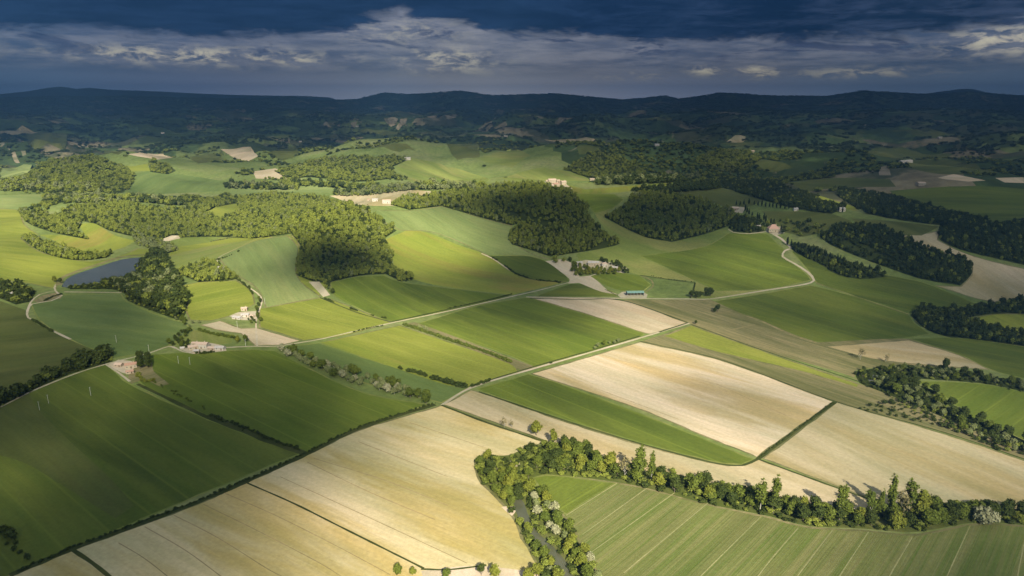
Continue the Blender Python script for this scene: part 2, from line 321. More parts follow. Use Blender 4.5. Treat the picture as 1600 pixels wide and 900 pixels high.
# mid
f('bright', [(-60,330),(0,326),(32,328),(38,350),(60,366),(33,372),(60,392),(100,403),(140,408),(180,402),(215,388),(262,388),(330,374),(400,366),(430,372),(455,366),(470,385),(470,420),(500,440),(515,441),(500,463),(415,481),(400,440),(340,402),(300,425),(270,430),(225,401),(190,402),(150,415),(120,425),(94,435),(88,452),(40,442),(0,438),(-60,430)], ((0,400),(140,418)))
f('yellow', [(122,350),(148,348),(180,368),(212,376),(195,386),(150,399),(118,392),(80,374),(62,367),(92,367),(138,374)])
f('pasture', [(262,400),(330,384),(395,375),(345,400),(320,411),(300,425),(275,422),(262,410)])
f('grey', [(340,403),(400,376),(450,368),(466,385),(463,420),(470,440),(490,455),(502,464),(415,481),(400,450),(360,424)], ((420,380),(470,450)))
f('floor', [(30,330),(60,329),(110,345),(128,348),(122,361),(137,374),(90,365),(60,356),(40,346)])
f('floor', [(32,371),(50,370),(90,385),(130,397),(178,395),(165,403),(130,407),(95,403),(60,391)])
f('floor', [(85,335),(120,322),(200,318),(250,325),(290,325),(330,312),(380,308),(430,303),(500,308),(540,320),(565,326),(600,348),(620,360),(600,373),(612,390),(613,418),(642,433),(645,438),(625,439),(602,428),(560,431),(515,441),(490,440),(464,430),(465,405),(471,386),(455,365),(400,372),(340,370),(290,371),(260,373),(240,374),(210,370),(170,360),(150,350),(125,345)])
f('bright', [(317,333),(345,322),(370,318),(379,330),(345,343),(330,336)])
f('clay', [(247,376),(268,368),(285,368),(276,377)])
f('pasture', [(258,378),(290,371),(345,371),(330,378),(275,386)])
f('floor', [(235,398),(250,395),(262,405),(270,425),(290,426),(283,440),(286,455),(293,470),(290,490),(280,500),(263,495),(200,470),(195,459),(175,452),(110,452),(100,448),(165,441),(208,433),(212,413)])
f('floor', [(275,425),(310,415),(330,410),(345,415),(372,435),(340,440),(315,443),(290,432)])
f('bright', [(282,447),(310,441),(370,438),(394,455),(399,475),(370,490),(330,501),(295,500),(290,485),(293,470)], ((290,490),(390,470)))
f('pink', [(312,508),(345,501),(378,513),(402,512),(470,532),(440,539),(398,540),(375,521),(345,517)], ((345,505),(440,535)))
f('teal', [(48,476),(100,461),(190,459),(200,472),(262,497),(285,503),(305,516),(262,540),(230,551),(175,560),(110,531),(60,500)], ((60,490),(280,520)))
f('dull', [(-60,470),(0,470),(44,486),(48,500),(85,520),(130,540),(165,553),(120,565),(0,625),(-60,650)], ((0,560),(130,545)))
f('pasture', [(282,527),(305,516),(345,520),(365,523),(362,536),(330,540),(300,538),(262,540)])
f('floor', [(-60,438),(0,440),(30,444),(55,454),(50,471),(25,476),(0,466),(-60,470)])
f('floor', [(-60,652),(0,622),(60,590),(120,566),(160,548),(173,553),(176,566),(120,581),(60,606),(0,638),(-60,668)])
f('wheat', [(515,441),(560,432),(600,430),(625,440),(700,450),(800,462),(745,478),(620,503),(600,500),(522,463)], ((530,450),(620,500)))
f('clay', [(482,440),(499,440),(516,461),(505,464)])
f('bright', [(405,482),(500,465),(520,468),(600,500),(612,504),(540,524),(473,532),(404,511)], ((420,490),(540,524)))
f('yellow', [(602,374),(640,358),(670,364),(720,384),(760,398),(800,425),(822,434),(885,440),(800,461),(700,449),(648,437),(616,421),(612,395)])
f('grey', [(567,327),(640,329),(690,322),(720,330),(745,338),(800,352),(800,378),(840,400),(885,406),(905,435),(885,440),(830,437),(800,425),(760,398),(680,364),(625,360),(602,348)], ((640,330),(760,398)))
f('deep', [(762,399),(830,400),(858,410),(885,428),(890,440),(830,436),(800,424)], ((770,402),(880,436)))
f('floor', [(610,320),(640,308),(680,303),(730,297),(790,290),(850,288),(890,298),(908,315),(922,322),(915,335),(880,332),(850,338),(800,352),(745,338),(690,322),(640,328)])
f('floor', [(795,370),(810,352),(850,335),(890,331),(915,336),(940,360),(971,380),(950,387),(900,395),(860,401),(830,391),(800,382)])
f('pasture', [(900,397),(970,382),(945,358),(930,335),(955,325),(945,342),(980,358),(1010,371),(1050,378),(1100,366),(1145,353),(1150,362),(1200,366),(1226,390),(1222,400),(1240,411),(1262,425),(1270,438),(1200,455),(1110,467),(1080,465),(1088,440),(1000,430),(960,418),(905,408)], ((1000,400),(1200,450)))
f('wheat', [(1145,360),(1200,365),(1220,385),(1228,392),(1222,400),(1245,415),(1262,428),(1268,438),(1200,452),(1120,455),(1000,400),(1100,385)], ((1000,400),(1200,450)))
f('floor', [(945,340),(965,330),(990,305),(1030,300),(1100,315),(1150,335),(1146,350),(1100,366),(1050,378),(1010,371),(980,358)])
f('floor', [(1138,356),(1150,338),(1185,345),(1196,362),(1170,364),(1146,362)])
f('wheat', [(920,431),(960,424),(1000,430),(1018,445),(1005,456),(968,454),(945,446)], ((930,430),(1000,455)))
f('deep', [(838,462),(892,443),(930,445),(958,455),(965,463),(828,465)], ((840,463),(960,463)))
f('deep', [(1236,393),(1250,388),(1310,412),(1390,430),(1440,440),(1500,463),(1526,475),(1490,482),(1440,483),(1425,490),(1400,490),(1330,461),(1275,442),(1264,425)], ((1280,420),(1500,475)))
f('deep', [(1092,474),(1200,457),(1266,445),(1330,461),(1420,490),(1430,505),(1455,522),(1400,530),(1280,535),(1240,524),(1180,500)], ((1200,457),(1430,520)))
f('tan', [(1405,368),(1450,364),(1470,358),(1466,375),(1500,392),(1550,408),(1640,428),(1640,482),(1540,470),(1460,446),(1500,447),(1517,430),(1517,409),(1470,395),(1440,384)], ((1440,370),(1600,470)))
f('dull', [(1330,341),(1400,346),(1468,354),(1440,368),(1400,366),(1340,352)])
f('floor', [(1281,370),(1310,352),(1370,355),(1420,375),(1470,395),(1515,410),(1517,430),(1500,446),(1440,436),(1380,416),(1330,397),(1295,381)])
f('floor', [(1232,385),(1260,385),(1310,405),(1350,419),(1387,432),(1350,436),(1310,430),(1280,412),(1245,396)])
f('floor', [(1465,361),(1480,353),(1540,356),(1600,345),(1640,345),(1640,423),(1560,405),(1500,390),(1470,376)])
f('floor', [(1310,295),(1350,299),(1400,308),(1460,325),(1540,346),(1530,356),(1450,350),(1360,335),(1330,320),(1307,305)])
f('floor', [(1140,286),(1200,284),(1260,303),(1320,325),(1300,334),(1250,328),(1200,315),(1150,300)])
f('floor', [(1422,492),(1440,482),(1500,484),(1560,475),(1640,468),(1640,492),(1560,490),(1505,497),(1560,515),(1640,532),(1640,545),(1500,530),(1450,516)])
f('bright', [(1505,498),(1560,490),(1640,492),(1640,532),(1560,515)])
f('olive', [(972,468),(1110,468),(1200,508),(1275,535),(1420,529),(1490,540),(1540,575),(1480,575),(1400,572),(1338,578),(1335,592),(1420,630),(1500,668),(1640,722),(1640,740),(1600,708),(1340,592),(1200,550),(1075,506)], ((1075,506),(1340,592)))
f('tan', [(1290,541),(1420,531),(1500,555),(1548,578),(1480,573),(1400,566),(1350,558)], ((1290,541),(1500,570)))
f('deep', [(1420,529),(1500,528),(1640,547),(1640,603),(1600,592),(1548,578),(1500,555)], ((1420,529),(1640,570)))
f('floor', [(1336,584),(1350,578),(1400,572),(1450,577),(1500,580),(1560,590),(1640,604),(1640,622),(1590,612),(1540,600),(1500,596),(1440,592),(1425,596),(1455,612),(1475,622),(1505,645),(1520,655),(1560,670),(1600,688),(1640,705),(1640,732),(1600,714),(1560,702),(1500,678),(1450,655),(1400,628),(1360,607),(1342,597)])
f('wheat', [(1430,595),(1480,596),(1540,600),(1600,612),(1640,622),(1640,703),(1600,688),(1560,670),(1520,655),(1505,645),(1478,622)], ((1500,640),(1560,600)))
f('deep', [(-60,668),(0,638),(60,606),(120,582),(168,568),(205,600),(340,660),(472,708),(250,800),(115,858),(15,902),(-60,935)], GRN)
f('dull', [(-60,668),(0,638),(45,614),(60,640),(110,690),(170,745),(210,790),(180,810),(100,760),(30,720),(-60,700)], GRN)
f('wheat', [(205,575),(235,554),(300,550),(400,546),(430,548),(560,610),(668,632),(480,710),(472,708),(340,658),(218,600)], ((250,590),(480,705)))
f('teal', [(445,541),(500,536),(612,572),(735,605),(690,630),(560,596),(500,572)], ((450,541),(690,630)))
f('bright', [(500,535),(625,508),(800,568),(812,582),(735,604),(715,605),(612,572)], ((510,535),(720,603)))
f('yellow', [(500,535),(530,530),(600,556),(720,600),(735,605),(700,602),(612,573)], ((510,535),(720,603)))
f('wheat', [(650,506),(745,478),(825,464),(920,492),(1008,521),(1004,526),(960,541),(850,574),(834,574),(795,556)], ((650,506),(834,574)))
f('olive', [(628,507),(648,503),(700,522),(800,560),(838,574),(815,580),(795,568),(700,532)], ((650,506),(834,574)))
f('pink', [(828,465),(970,469),(1075,505),(1018,522),(1008,521),(920,492)], ((840,467),(1010,520)))
f('olive', [(1000,534),(1080,508),(1200,551),(1350,602),(1450,642),(1600,706),(1640,726),(1640,738),(1600,718),(1480,678),(1305,627),(1130,564)], ((1035,527),(1305,627)))
f('bright', [(1036,525),(1080,508),(1200,551),(1345,601),(1340,606),(1250,580),(1120,550)], ((1036,527),(1305,610)))
f('rose', [(828,584),(900,563),(1000,534),(1130,564),(1304,628),(1245,671),(1184,715),(1100,682),(1000,640),(870,597)], RR)
f('tan', [(1306,628),(1480,679),(1600,719),(1700,755),(1700,825),(1560,815),(1430,800),(1350,776),(1190,716)], ((1306,640),(1600,760)))
f('tan', [(692,632),(735,609),(752,613),(880,657),(1000,694),(1125,725),(1162,726),(1185,717),(1350,776),(1430,800),(1400,805),(1300,800),(1200,780),(1100,758),(1000,742),(930,718),(870,696)], RR)
f('wheat', [(745,607),(825,584),(870,597),(1000,645),(1100,685),(1180,718),(1160,726),(1125,724),(1000,692),(880,655),(752,612)], RR)
f('cream', [(-80,942),(15,898),(115,858),(300,790),(385,753),(480,710),(560,672),(690,633),(710,640),(790,668),(850,690),(830,702),(800,712),(765,715),(744,718),(748,745),(775,775),(795,795),(808,815),(818,840),(835,868),(845,900),(840,1100),(-200,1100)], FUR)
f('clay', [(658,892),(690,888),(740,884),(800,889),(845,896),(845,1000),(690,1000)])
f('bank', [(743,718),(760,712),(795,712),(820,701),(850,694),(885,690),(920,702),(945,720),(985,738),(1035,736),(1100,752),(1180,768),(1260,786),(1350,797),(1430,785),(1530,788),(1600,797),(1700,805),(1700,835),(1600,820),(1520,817),(1430,831),(1350,826),(1260,821),(1200,806),(1100,786),(990,758),(880,743),(835,745),(835,760),(845,775),(860,790),(890,820),(905,850),(920,880),(940,910),(960,1100),(850,1100),(845,900),(835,868),(818,840),(808,815),(795,795),(775,775),(748,745)])
f('stub', [(832,746),(850,741),(880,743),(990,758),(1100,786),(1200,807),(1260,822),(1350,828),(1430,834),(1520,818),(1600,821),(1700,836),(1700,1150),(960,1150),(940,910),(920,880),(905,850),(890,820),(862,790),(847,775)], ((1190,806),(1100,895)))
f('wheat', [(832,746),(850,741),(880,743),(964,755),(925,780),(885,805),(862,790),(847,775)], ((964,755),(885,805)))
f('clay', [(773,733),(790,722),(810,717),(813,727),(795,734)])
f('clay', [(783,792),(800,790),(806,798),(800,806),(792,800)])
f('gravel', [(852,408),(878,405),(892,410),(900,425),(906,432),(922,431),(935,440),(950,454),(966,460),(940,456),(905,442),(888,443),(890,436),(875,424),(862,414)])
f('gravel', [(965,461),(972,456),(1002,455),(1012,460),(1010,466),(970,465)])
f('gravel', [(892,412),(915,406),(962,411),(982,420),(975,427),(930,420),(896,424)])
f('gravel', [(282,546),(296,537),(330,536),(352,541),(354,548),(320,552),(300,553)])
f('gravel', [(168,570),(185,562),(205,564),(215,572),(205,586),(190,582)])
f('olive', [(212,572),(238,566),(240,580),(265,600),(250,604),(225,592),(205,600),(200,588)])
f('gravel', [(358,494),(372,488),(400,486),(402,500),(378,500)])
f('gravel', [(1196,362),(1200,353),(1222,354),(1226,364),(1212,368)])
f('gravel', [(1134,330),(1145,322),(1165,324),(1160,333)])
f('clay', [(853,290),(862,284),(882,286),(895,295),(880,297),(862,295)])
f('olive', [(65,462),(93,456),(96,466),(60,473),(52,470)])
NF = len(F)
# lines: (kind, polyline, width m)
LN = [
 ('gravel', [(-60,660),(0,636),(50,611),(120,583),(165,569),(180,565),(232,552),(264,541),(275,544)], 3.4),
 ('gravel', [(165,569),(185,582),(203,596)], 3.0),
 ('gravel', [(352,543),(395,541),(430,541),(470,535),(500,530),(600,507),(700,486),(800,463),(840,454),(890,441)], 3.6),
 ('gravel', [(690,633),(735,606),(830,577),(900,557),(1000,528),(1077,505)], 4.2),
 ('gravel', [(822,464),(900,465),(970,466),(1075,467),(1110,467),(1200,453),(1258,444),(1272,438),(1262,425),(1240,411),(1223,401),(1226,392),(1237,388),(1222,374),(1205,364),(1196,361)], 4.2),
 ('gravel', [(1196,362),(1170,365),(1146,363),(1138,358)], 2.6),
 ('gravel', [(94,437),(85,449),(90,458),(97,462),(80,470),(50,475),(43,485),(44,496),(60,504),(85,518),(110,530)], 3.6),
 ('gravel', [(43,486),(48,472),(62,460),(88,454)], 2.8),
 ('gravel', [(402,541),(400,508),(402,492),(410,470),(402,458),(390,450),(340,412),(342,402),(400,374),(430,362)], 2.6),
 ('gravel', [(100,456),(190,457)], 3.5),
 ('gravel', [(890,441),(905,433),(922,431),(935,427),(950,424)], 3),
 ('gravel', [(275,544),(285,549),(300,552)], 2.5),
 ('olive', [(92,446),(95,435),(120,424),(150,414),(192,401),(226,398)], 9),
 ('olive', [(1000,430),(1018,438),(1020,448),(1004,459)], 3),
 ('olive', [(1275,442),(1330,461),(1420,491)], 2.2),
 ('olive', [(1088,470),(1180,498),(1235,522),(1280,537)], 5),
 ('olive', [(1140,516),(1180,507)], 4),
 ('clay', [(752,396),(770,404),(797,423)], 3),
 ('verge', [(15,899),(115,857),(300,788),(385,752),(480,709),(560,670),(680,632)], 5.5),
 ('verge', [(215,600),(340,659),(400,681),(478,709)], 4.5),
 ('verge', [(325,648),(400,680),(478,709)], 8),
 ('verge', [(690,633),(760,660),(850,690),(875,700)], 3.4),
 ('verge', [(748,612),(880,656),(1000,693),(1120,724),(1160,727),(1184,717)], 3.0),
 ('verge', [(1184,717),(1245,672),(1305,628)], 4.2),
 ('verge', [(1184,717),(1260,745),(1350,777),(1420,800)], 2.6),
 ('verge', [(828,466),(900,468),(970,469),(1075,504),(1030,519)], 3.5),
 ('verge', [(735,603),(830,574),(900,554),(1000,525)], 3.0),
 ('verge', [(1000,533),(1130,563),(1305,627),(1480,677),(1600,717),(1660,735)], 2.4),
 ('verge', [(1080,507),(1200,550),(1345,597)], 2.4),
 ('verge', [(500,465),(560,489),(612,503)], 3),
 ('verge', [(610,503),(700,483),(800,459)], 4),
 ('verge', [(800,424),(835,437),(885,441)], 3.5),
 ('verge', [(1000,430),(1040,436),(1086,442),(1082,458),(1078,466)], 3.5),
 ('verge', [(945,452),(965,462)], 2),
 ('verge', [(385,754),(460,787),(530,822),(600,857),(662,888)], 1.9),
 ('verge', [(115,860),(145,880),(175,904)], 3.2),
 ('verge', [(658,889),(700,890),(760,883)], 2.0),
]
FURROW = [[(185,848),(225,872),(265,903)],[(226,823),(290,860),(350,904)],[(272,805),(340,840),(420,890),(450,905)],[(318,788),(400,828),(500,880),(540,905)],[(350,770),(430,805),(520,850),(610,898)],[(438,745),(530,787),(640,838),(730,880)],[(480,722),(580,770),(680,812)],[(490,716),(600,750),(700,790)],[(640,660),(760,700)],[(560,690),(700,745)],
 [(1120,600),(1230,650)],[(1390,700),(1450,718)],[(1470,740),(1490,748)],[(940,610),(1060,655)]]
TRAM = [[(964,755),(885,805)],[(1012,762),(910,835)],[(1054,770),(925,862)],[(1107,785),(975,895)],[(1190,806),(1100,895),(1060,935)],[(1247,825),(1200,880),(1170,920)],[(1301,828),(1250,895),(1230,925)],[(1357,831),(1312,900),(1290,935)],[(1425,840),(1390,900),(1370,940)],[(1516,821),(1480,900),(1462,945)],[(1600,850),(1590,900)]]
def ribbon(line, w, closed=False):
    w = w * (.72 if w < 4.5 else .85); q = place(smooth_line(line, False, corner=70)); t = np.gradient(q, axis=0); t /= np.maximum(np.hypot(t[:, 0], t[:, 1])[:, None], 1e-6)
    nrm = np.stack([-t[:, 1], t[:, 0]], 1) * w / 2
    ww = 1 + (.13 * np.sin(np.arange(len(q)) * 1.7) + .10 * np.sin(np.arange(len(q)) * .63 + len(q)))[:, None]
    return np.vstack([q + nrm * ww, (q - nrm * ww)[::-1]])
PG = []      # world outlines with painter's order: (object name, material, polygon)
from collections import OrderedDict
def inset(p, seed):
    sa = np.sum(p[:, 0] * np.roll(p[:, 1], -1) - np.roll(p[:, 0], -1) * p[:, 1]); t = np.roll(p, -1, 0) - np.roll(p, 1, 0); t /= np.maximum(np.hypot(t[:, 0], t[:, 1])[:, None], 1e-6)
    n = np.stack([-t[:, 1], t[:, 0]], 1) * (1 if sa > 0 else -1); k = np.arange(len(p)); return p + n * (1.0 + .8 * np.abs(np.sin(k * 1.9 + seed)) + .5 * np.sin(k * .7 + seed) ** 2)[:, None]
linm = {}
def line_mat(kind):
    if kind not in linm: K = KIND[kind]; linm[kind] = field_mat(K[1], K[2], K[3], .4, *K[4:8], 0)
    return linm[kind]
allp = []; cnt = []
for kind, pts, row in F:
    s = smooth_line(pts, True); allp += s; cnt.append(len(s))
W = place(np.array(allp)); k = 0
FIELDW = []
for (kind, pts, row), c in zip(F, cnt):
    poly = W[k:k + c]; k += c
    K = KIND[kind]; ang = direction(*row) if row else (hash(str(pts[0])) * 0 + pts[0][0] * .37) % 3.1
    fm = field_mat(K[1], K[2], K[3], ang, *K[4:9]); FIELDW.append((kind, poly))
    if kind in ('wheat', 'deep', 'bright', 'teal', 'cream', 'rose', 'tan', 'pink', 'stub', 'grey') and np.hypot(*poly.mean(0)) < 1300:
        PG.append(('field_margin', line_mat('pasture' if kind in ('deep', 'teal', 'wheat') else 'olive'), poly, kind)); PG.append((K[0], fm, inset(poly, len(FIELDW)), kind))
    else: PG.append((K[0], fm, poly, kind))
LNAME = {'gravel': 'dirt_road', 'verge': 'field_margin', 'olive': 'grass_track', 'clay': 'dirt_road'}
for kind, line, w in LN: PG.append((LNAME[kind], line_mat(kind), ribbon(line, w), kind))
mf = field_mat((.28,.22,.105), (.24,.185,.08), None, 0, .4, .4, 10, 3); mt = field_mat((.27,.26,.12), (.23,.23,.10), None, 0, .4, .4, 10, 3)
for l in FURROW: PG.append(('furrow', mf, ribbon(l, .75), 'furrow'))
for l in TRAM: PG.append(('tramline', mt, ribbon(l, .8), 'tram'))
pond = place(smooth_line([(96,448),(104,436),(122,427),(150,418),(192,405),(222,402),(217,413),(212,425),(208,433),(180,439),(130,444),(104,449)], True))
PG.append(('pond', water_mat('pond_water', (.026, .040, .044), (.040, .054, .056)), pond, 'water'))
river = ribbon([(806,780),(813,795),(820,812),(830,830),(846,846),(864,864),(878,885),(892,910),(910,960)], 8.0)
PG.append(('river', water_mat('river_water', (.075, .080, .045), (.10, .10, .06)), river, 'water'))
pool = place(smooth_line([(1357,592),(1364,585),(1372,587),(1370,595),(1360,600)], True)); PG.append(('pond', MATS.get('x') or water_mat('pool_water', (.11, .12, .10), (.14, .14, .12)), pool, 'water'))
# ------------------------------------------------------------------ the terrain mesh: one sheet cut along every outline
Ys = [-260.]
while Ys[-1] < 18500: Ys.append(Ys[-1] + max(13, .0125 * max(Ys[-1], 0) if Ys[-1] > 900 else 13))
Ys = np.array(Ys); us = np.linspace(-1.05, 1.05, 251)
gy = np.repeat(Ys, len(us)); gx = (us[None, :] * (Ys[:, None] + 850)).ravel()
rj = np.random.RandomState(1); V = [Vector((float(a), float(b))) for a, b in zip(gx, gy)]; E = []
for nm, mt_, poly, kd in PG:
    b = len(V); n = len(poly)
    V += [Vector((float(a), float(c))) for a, c in poly]; E += [(b + i, b + (i + 1) % n) for i in range(n)]
vo, eo, fo, *_ = delaunay_2d_cdt(V, E, [], 0, 1e-4, False)
VX = np.array([(v.x, v.y) for v in vo]); FX = np.array([q for q in fo if len(q) == 3])
VZ = hgt(VX[:, 0], VX[:, 1])
cen = VX[FX].mean(1); fid = np.full(len(FX), -1)
for i, (nm, mt_, poly, kd) in enumerate(PG): fid[inside(poly, cen[:, 0], cen[:, 1])] = i
cr = (VX[FX[:, 1]] - VX[FX[:, 0]]); c2 = (VX[FX[:, 2]] - VX[FX[:, 0]]); area = cr[:, 0] * c2[:, 1] - cr[:, 1] * c2[:, 0]
FX[area < 0] = FX[area < 0][:, ::-1]
far_m = far_ground(); near_m = near_ground()
def vnorm(X, Y, e=4.):
    dx = (hgt(X + e, Y) - hgt(X - e, Y)) / (2 * e); dy = (hgt(X, Y + e) - hgt(X, Y - e)) / (2 * e)
    n = np.stack([-dx, -dy, np.ones_like(dx)], 1); return n / np.linalg.norm(n, axis=1)[:, None]
VN = vnorm(VX[:, 0], VX[:, 1])
def mesh_np(name, verts, faces, mats, smooth=False, attrs=None, quads=False):
    me = bpy.data.meshes.new(name); nv = len(verts); nf = len(faces); k = faces.shape[1]
    me.vertices.add(nv); me.vertices.foreach_set('co', np.asarray(verts, np.float32).ravel())
    me.loops.add(nf * k); me.loops.foreach_set('vertex_index', faces.astype(np.int32).ravel())
    me.polygons.add(nf); me.polygons.foreach_set('loop_start', np.arange(0, nf * k, k, dtype=np.int32))
    me.polygons.foreach_set('loop_total', np.full(nf, k, np.int32))
    if smooth: me.polygons.foreach_set('use_smooth', np.ones(nf, bool))
    for m in mats: me.materials.append(m)
    if attrs:
        for an, (dom, tp, data) in attrs.items():
            a = me.attributes.new(an, tp, dom); a.data.foreach_set('value' if tp in ('FLOAT', 'INT') else 'color', np.asarray(data, np.float32 if tp != 'INT' else np.int32).ravel())
    me.update(calc_edges=True); me.validate(); return me
def link(name, me, parent=None):
    o = bpy.data.objects.new(name, me); col.objects.link(o); o.parent = parent; return o
def ground_piece(name, sel, mats, mi=None):
    fs = FX[sel]
    if not len(fs): return None
    u, inv = np.unique(fs, return_inverse=True); vv = np.column_stack([VX[u], VZ[u]]); me = mesh_np(name, vv, inv.reshape(-1, 3), mats, True)
    if mi is not None: me.polygons.foreach_set('material_index', mi.astype(np.int32))
    me.normals_split_custom_set_from_vertices([tuple(n) for n in VN[u]])
    o = link(name, me); o['kind'] = 'structure'; return o
sel = fid < 0; R_ = np.hypot(cen[sel][:, 0], cen[sel][:, 1]); un = place_n = None
ground_piece('ground', sel, [near_m, far_m], (R_ > 1750 + 1250 * sstep((.12 - cen[sel][:, 0] / np.maximum(cen[sel][:, 1], 1)) / .25) + 250 * np.sin(cen[sel][:, 0] / 170) + 120 * np.sin(cen[sel][:, 0] / 61)).astype(int))
for i, (nm, mt_, poly, kd) in enumerate(PG):
    ground_piece(nm, fid == i, [mt_])
# far mountains
def mountain(prof, dist, depth, mat):
    r = rays(prof); U = r[:, 0] / r[:, 1]; T = r[:, 2] / np.hypot(r[:, 0], r[:, 1])
    uu = np.linspace(U[0], U[-1], 160); vv = np.linspace(-1, 1, 25); g = np.meshgrid(uu, vv); h = np.maximum(250 + dist * np.interp(uu, U, T), 20)
    prof_v = np.cos(vv * PI / 2) ** 1.3; nz = np.array([[math.sin(a * 90 + 3 * b) + .6 * math.sin(a * 211 - 5 * b) for a in uu] for b in vv])
    Z = prof_v[:, None] * (h[None, :] * np.minimum(1, np.minimum(np.arange(160), 159 - np.arange(160)) / 12.)[None, :] + nz * 14 * (1 - prof_v[:, None])); D = dist + vv[:, None] * depth
    c = np.cos(np.arctan(uu))[None, :]; X = D * uu[None, :] * c; Y = D * c + 0 * X
    q = (np.arange(24)[:, None] * 160 + np.arange(159)[None, :]).ravel(); fc = np.stack([q, q + 1, q + 161, q + 160], 1)
    me = mesh_np('hills', np.stack([X.ravel(), Y.ravel(), Z.ravel()], 1), fc, [mat], True); o = link('hills', me); o['kind'] = 'structure'
hm_ = simple_mat('distant_hillside', (.028, .040, .022), (.04, .05, .03), .0015)
mountain([(-500,155),(-200,149),(0,147),(40,143),(70,138),(95,135),(120,139),(140,137),(170,140),(250,143),(330,147),(400,149),(480,150),(540,154),(600,158)], 16600, 1500, hm_)
mountain([(1350,158),(1400,150),(1440,147),(1470,143),(1500,139),(1520,139),(1540,144),(1570,148),(1640,149),(1750,151),(1900,156)], 16800, 1500, hm_)
mountain([(940,158),(985,154),(1030,151),(1070,156)], 16000, 900, hm_)
# ------------------------------------------------------------------ unseen cloud sheet overhead, added and shaped from the shade wanted on the ground
TX = np.arange(0, 1601, 100.)
TY = np.array([160, 200, 230, 250, 270, 290, 320, 350, 380, 410, 440, 470, 500, 540, 580, 620, 660, 700, 750, 800, 850, 900.])
TG = ["00000000000000000", "12222353222111111", "34543454333222222", "56655665555443332", "89999998643322111", "99999999875434211", "99999885342323111",
 "99777687542232111", "99877697543332122", "98686186456453233", "86586465566443232", "75476754577654322", "55467876558754322", "32345698799765332",
 "22433367999998543", "23433257899887654", "23323247999988765", "34322359999988765", "53223689999987665", "22346899999877544", "11346789899765433", "02445789898765433"]
TG = (np.array([[int(c) for c in r] for r in TG], float) / 9.) ** 1.6  # sunlight wanted on the ground, turned into cloud density
def transm(px, py):
    fx = np.clip(px / 100, 0, 15.999); ix = fx.astype(int); tx = sstep(fx - ix)
    fy = np.interp(py, TY, np.arange(len(TY))); fy = np.clip(fy, 0, len(TY) - 1.001); iy = fy.astype(int); ty = sstep(fy - iy)
    a = TG[iy, ix] * (1 - tx) + TG[iy, ix + 1] * tx; b = TG[iy + 1, ix] * (1 - tx) + TG[iy + 1, ix + 1] * tx
    return a * (1 - ty) + b * ty
# light and shade spots shaped into clouds (pixel of the ground they fall on)
SPOT = [(545,400,75,28,-.75),(545,345,90,28,.4),(700,400,90,35,.25),(780,432,60,14,-.5),(640,440,60,10,-.3),(310,460,55,22,.15),(150,500,110,14,-.25),(60,430,90,35,.3),(330,595,90,22,-.25),(430,640,90,22,-.2),
 (560,640,60,14,.2),(100,640,70,18,-.2),(80,720,70,20,.12),(300,700,110,20,-.2),(150,820,110,25,-.1),(1075,607,60,8,-.6),(1112,592,45,8,-.6),(1000,632,75,8,-.4),(1180,690,60,8,-.2),(120,885,160,16,-.12),(260,870,110,12,-.15),(870,290,50,10,.5),(1300,312,60,10,.45),(1020,345,90,25,-.06),(870,370,90,20,-.05),(780,315,130,20,-.15),
 (1190,360,22,9,.35),(990,455,60,14,.2),(1130,420,70,20,.1),(1250,430,90,12,.15),(1570,500,60,10,.3),(1500,630,60,18,.15),(1330,460,90,20,.05),(1400,520,80,14,-.15),(620,192,34,9,.22),(460,650,170,9,-.15),(300,620,170,7,.10),(330,650,200,7,-.12),(360,672,200,6,.08),(150,700,160,8,.08),(200,760,160,9,.07),(100,790,120,10,-.06),(560,745,110,9,.10),(520,790,120,8,-.14),(480,830,120,8,.10),(960,615,70,8,.12),(1080,650,110,8,-.10),(1350,690,120,8,.10),(1450,720,120,9,-.10),(620,520,80,7,.12),(700,560,70,6,.15),(620,550,80,5,-.12),(420,430,30,10,-.2),(400,400,30,9,.15),(330,480,35,7,-.25),(1130,410,30,14,.15),(1060,420,40,9,-.15),(1200,425,30,9,.15),(1180,490,120,7,-.08),(1250,470,110,6,.10),(250,640,90,14,-.12),(430,740,60,14,-.2),(700,770,60,30,-.12),(620,820,90,16,-.15),(360,860,80,18,-.2),(980,590,40,10,.15),(900,620,60,10,.1),(1200,640,120,12,-.1),(1240,735,60,12,-.12),(640,690,70,16,.12),(560,575,40,8,-.2),(750,500,40,10,-.15),(860,500,70,10,-.15),(640,490,60,9,.15),(400,575,60,10,-.15),(130,265,120,22,.25),(1000,280,70,12,.12),(830,275,70,10,.25),(720,270,70,14,.2)]
def cover_at(X, Y, Z):
    px, py = project(X, Y, Z); t = transm(np.clip(px, 0, 1600), py)
    for (cx, cy_, rx, ry, a) in SPOT: t = t + a * np.exp(-((px - cx) / rx) ** 2 - ((py - cy_) / ry) ** 2)
    R = np.hypot(X, Y); w = 0
    for a, L, p in WAV: w = w + np.sin((X * math.cos(a) + Y * math.sin(a)) * 2 * PI / (L * np.interp(R, [0, 1000, 5000], [.25, .45, 1.2])) + p)
    t = t * (1 + .13 * w) + .012 * w
    return np.clip(t, .015, 1)
cY = np.concatenate([np.arange(120, 1400, 22.), np.geomspace(1400, 18600, 160)]); cu = np.linspace(-1.0, 1.0, 170)
CX = (cu[None, :] * (cY[:, None] + 250)).ravel(); CY = np.repeat(cY, len(cu)); CZ = hgt(CX, CY)
TT = cover_at(CX, CY, CZ); nr, nc = len(cY), len(cu)
def blur(a):
    a = a.reshape(nr, nc); p = np.pad(a, 1, mode='edge'); return ((p[:-2, 1:-1] + p[2:, 1:-1] + p[1:-1, :-2] + p[1:-1, 2:] + 2 * a) / 6).ravel()
TT = blur(TT); lump = (np.random.RandomState(4).rand(nr * nc)); lump = blur(blur(lump)) * 2
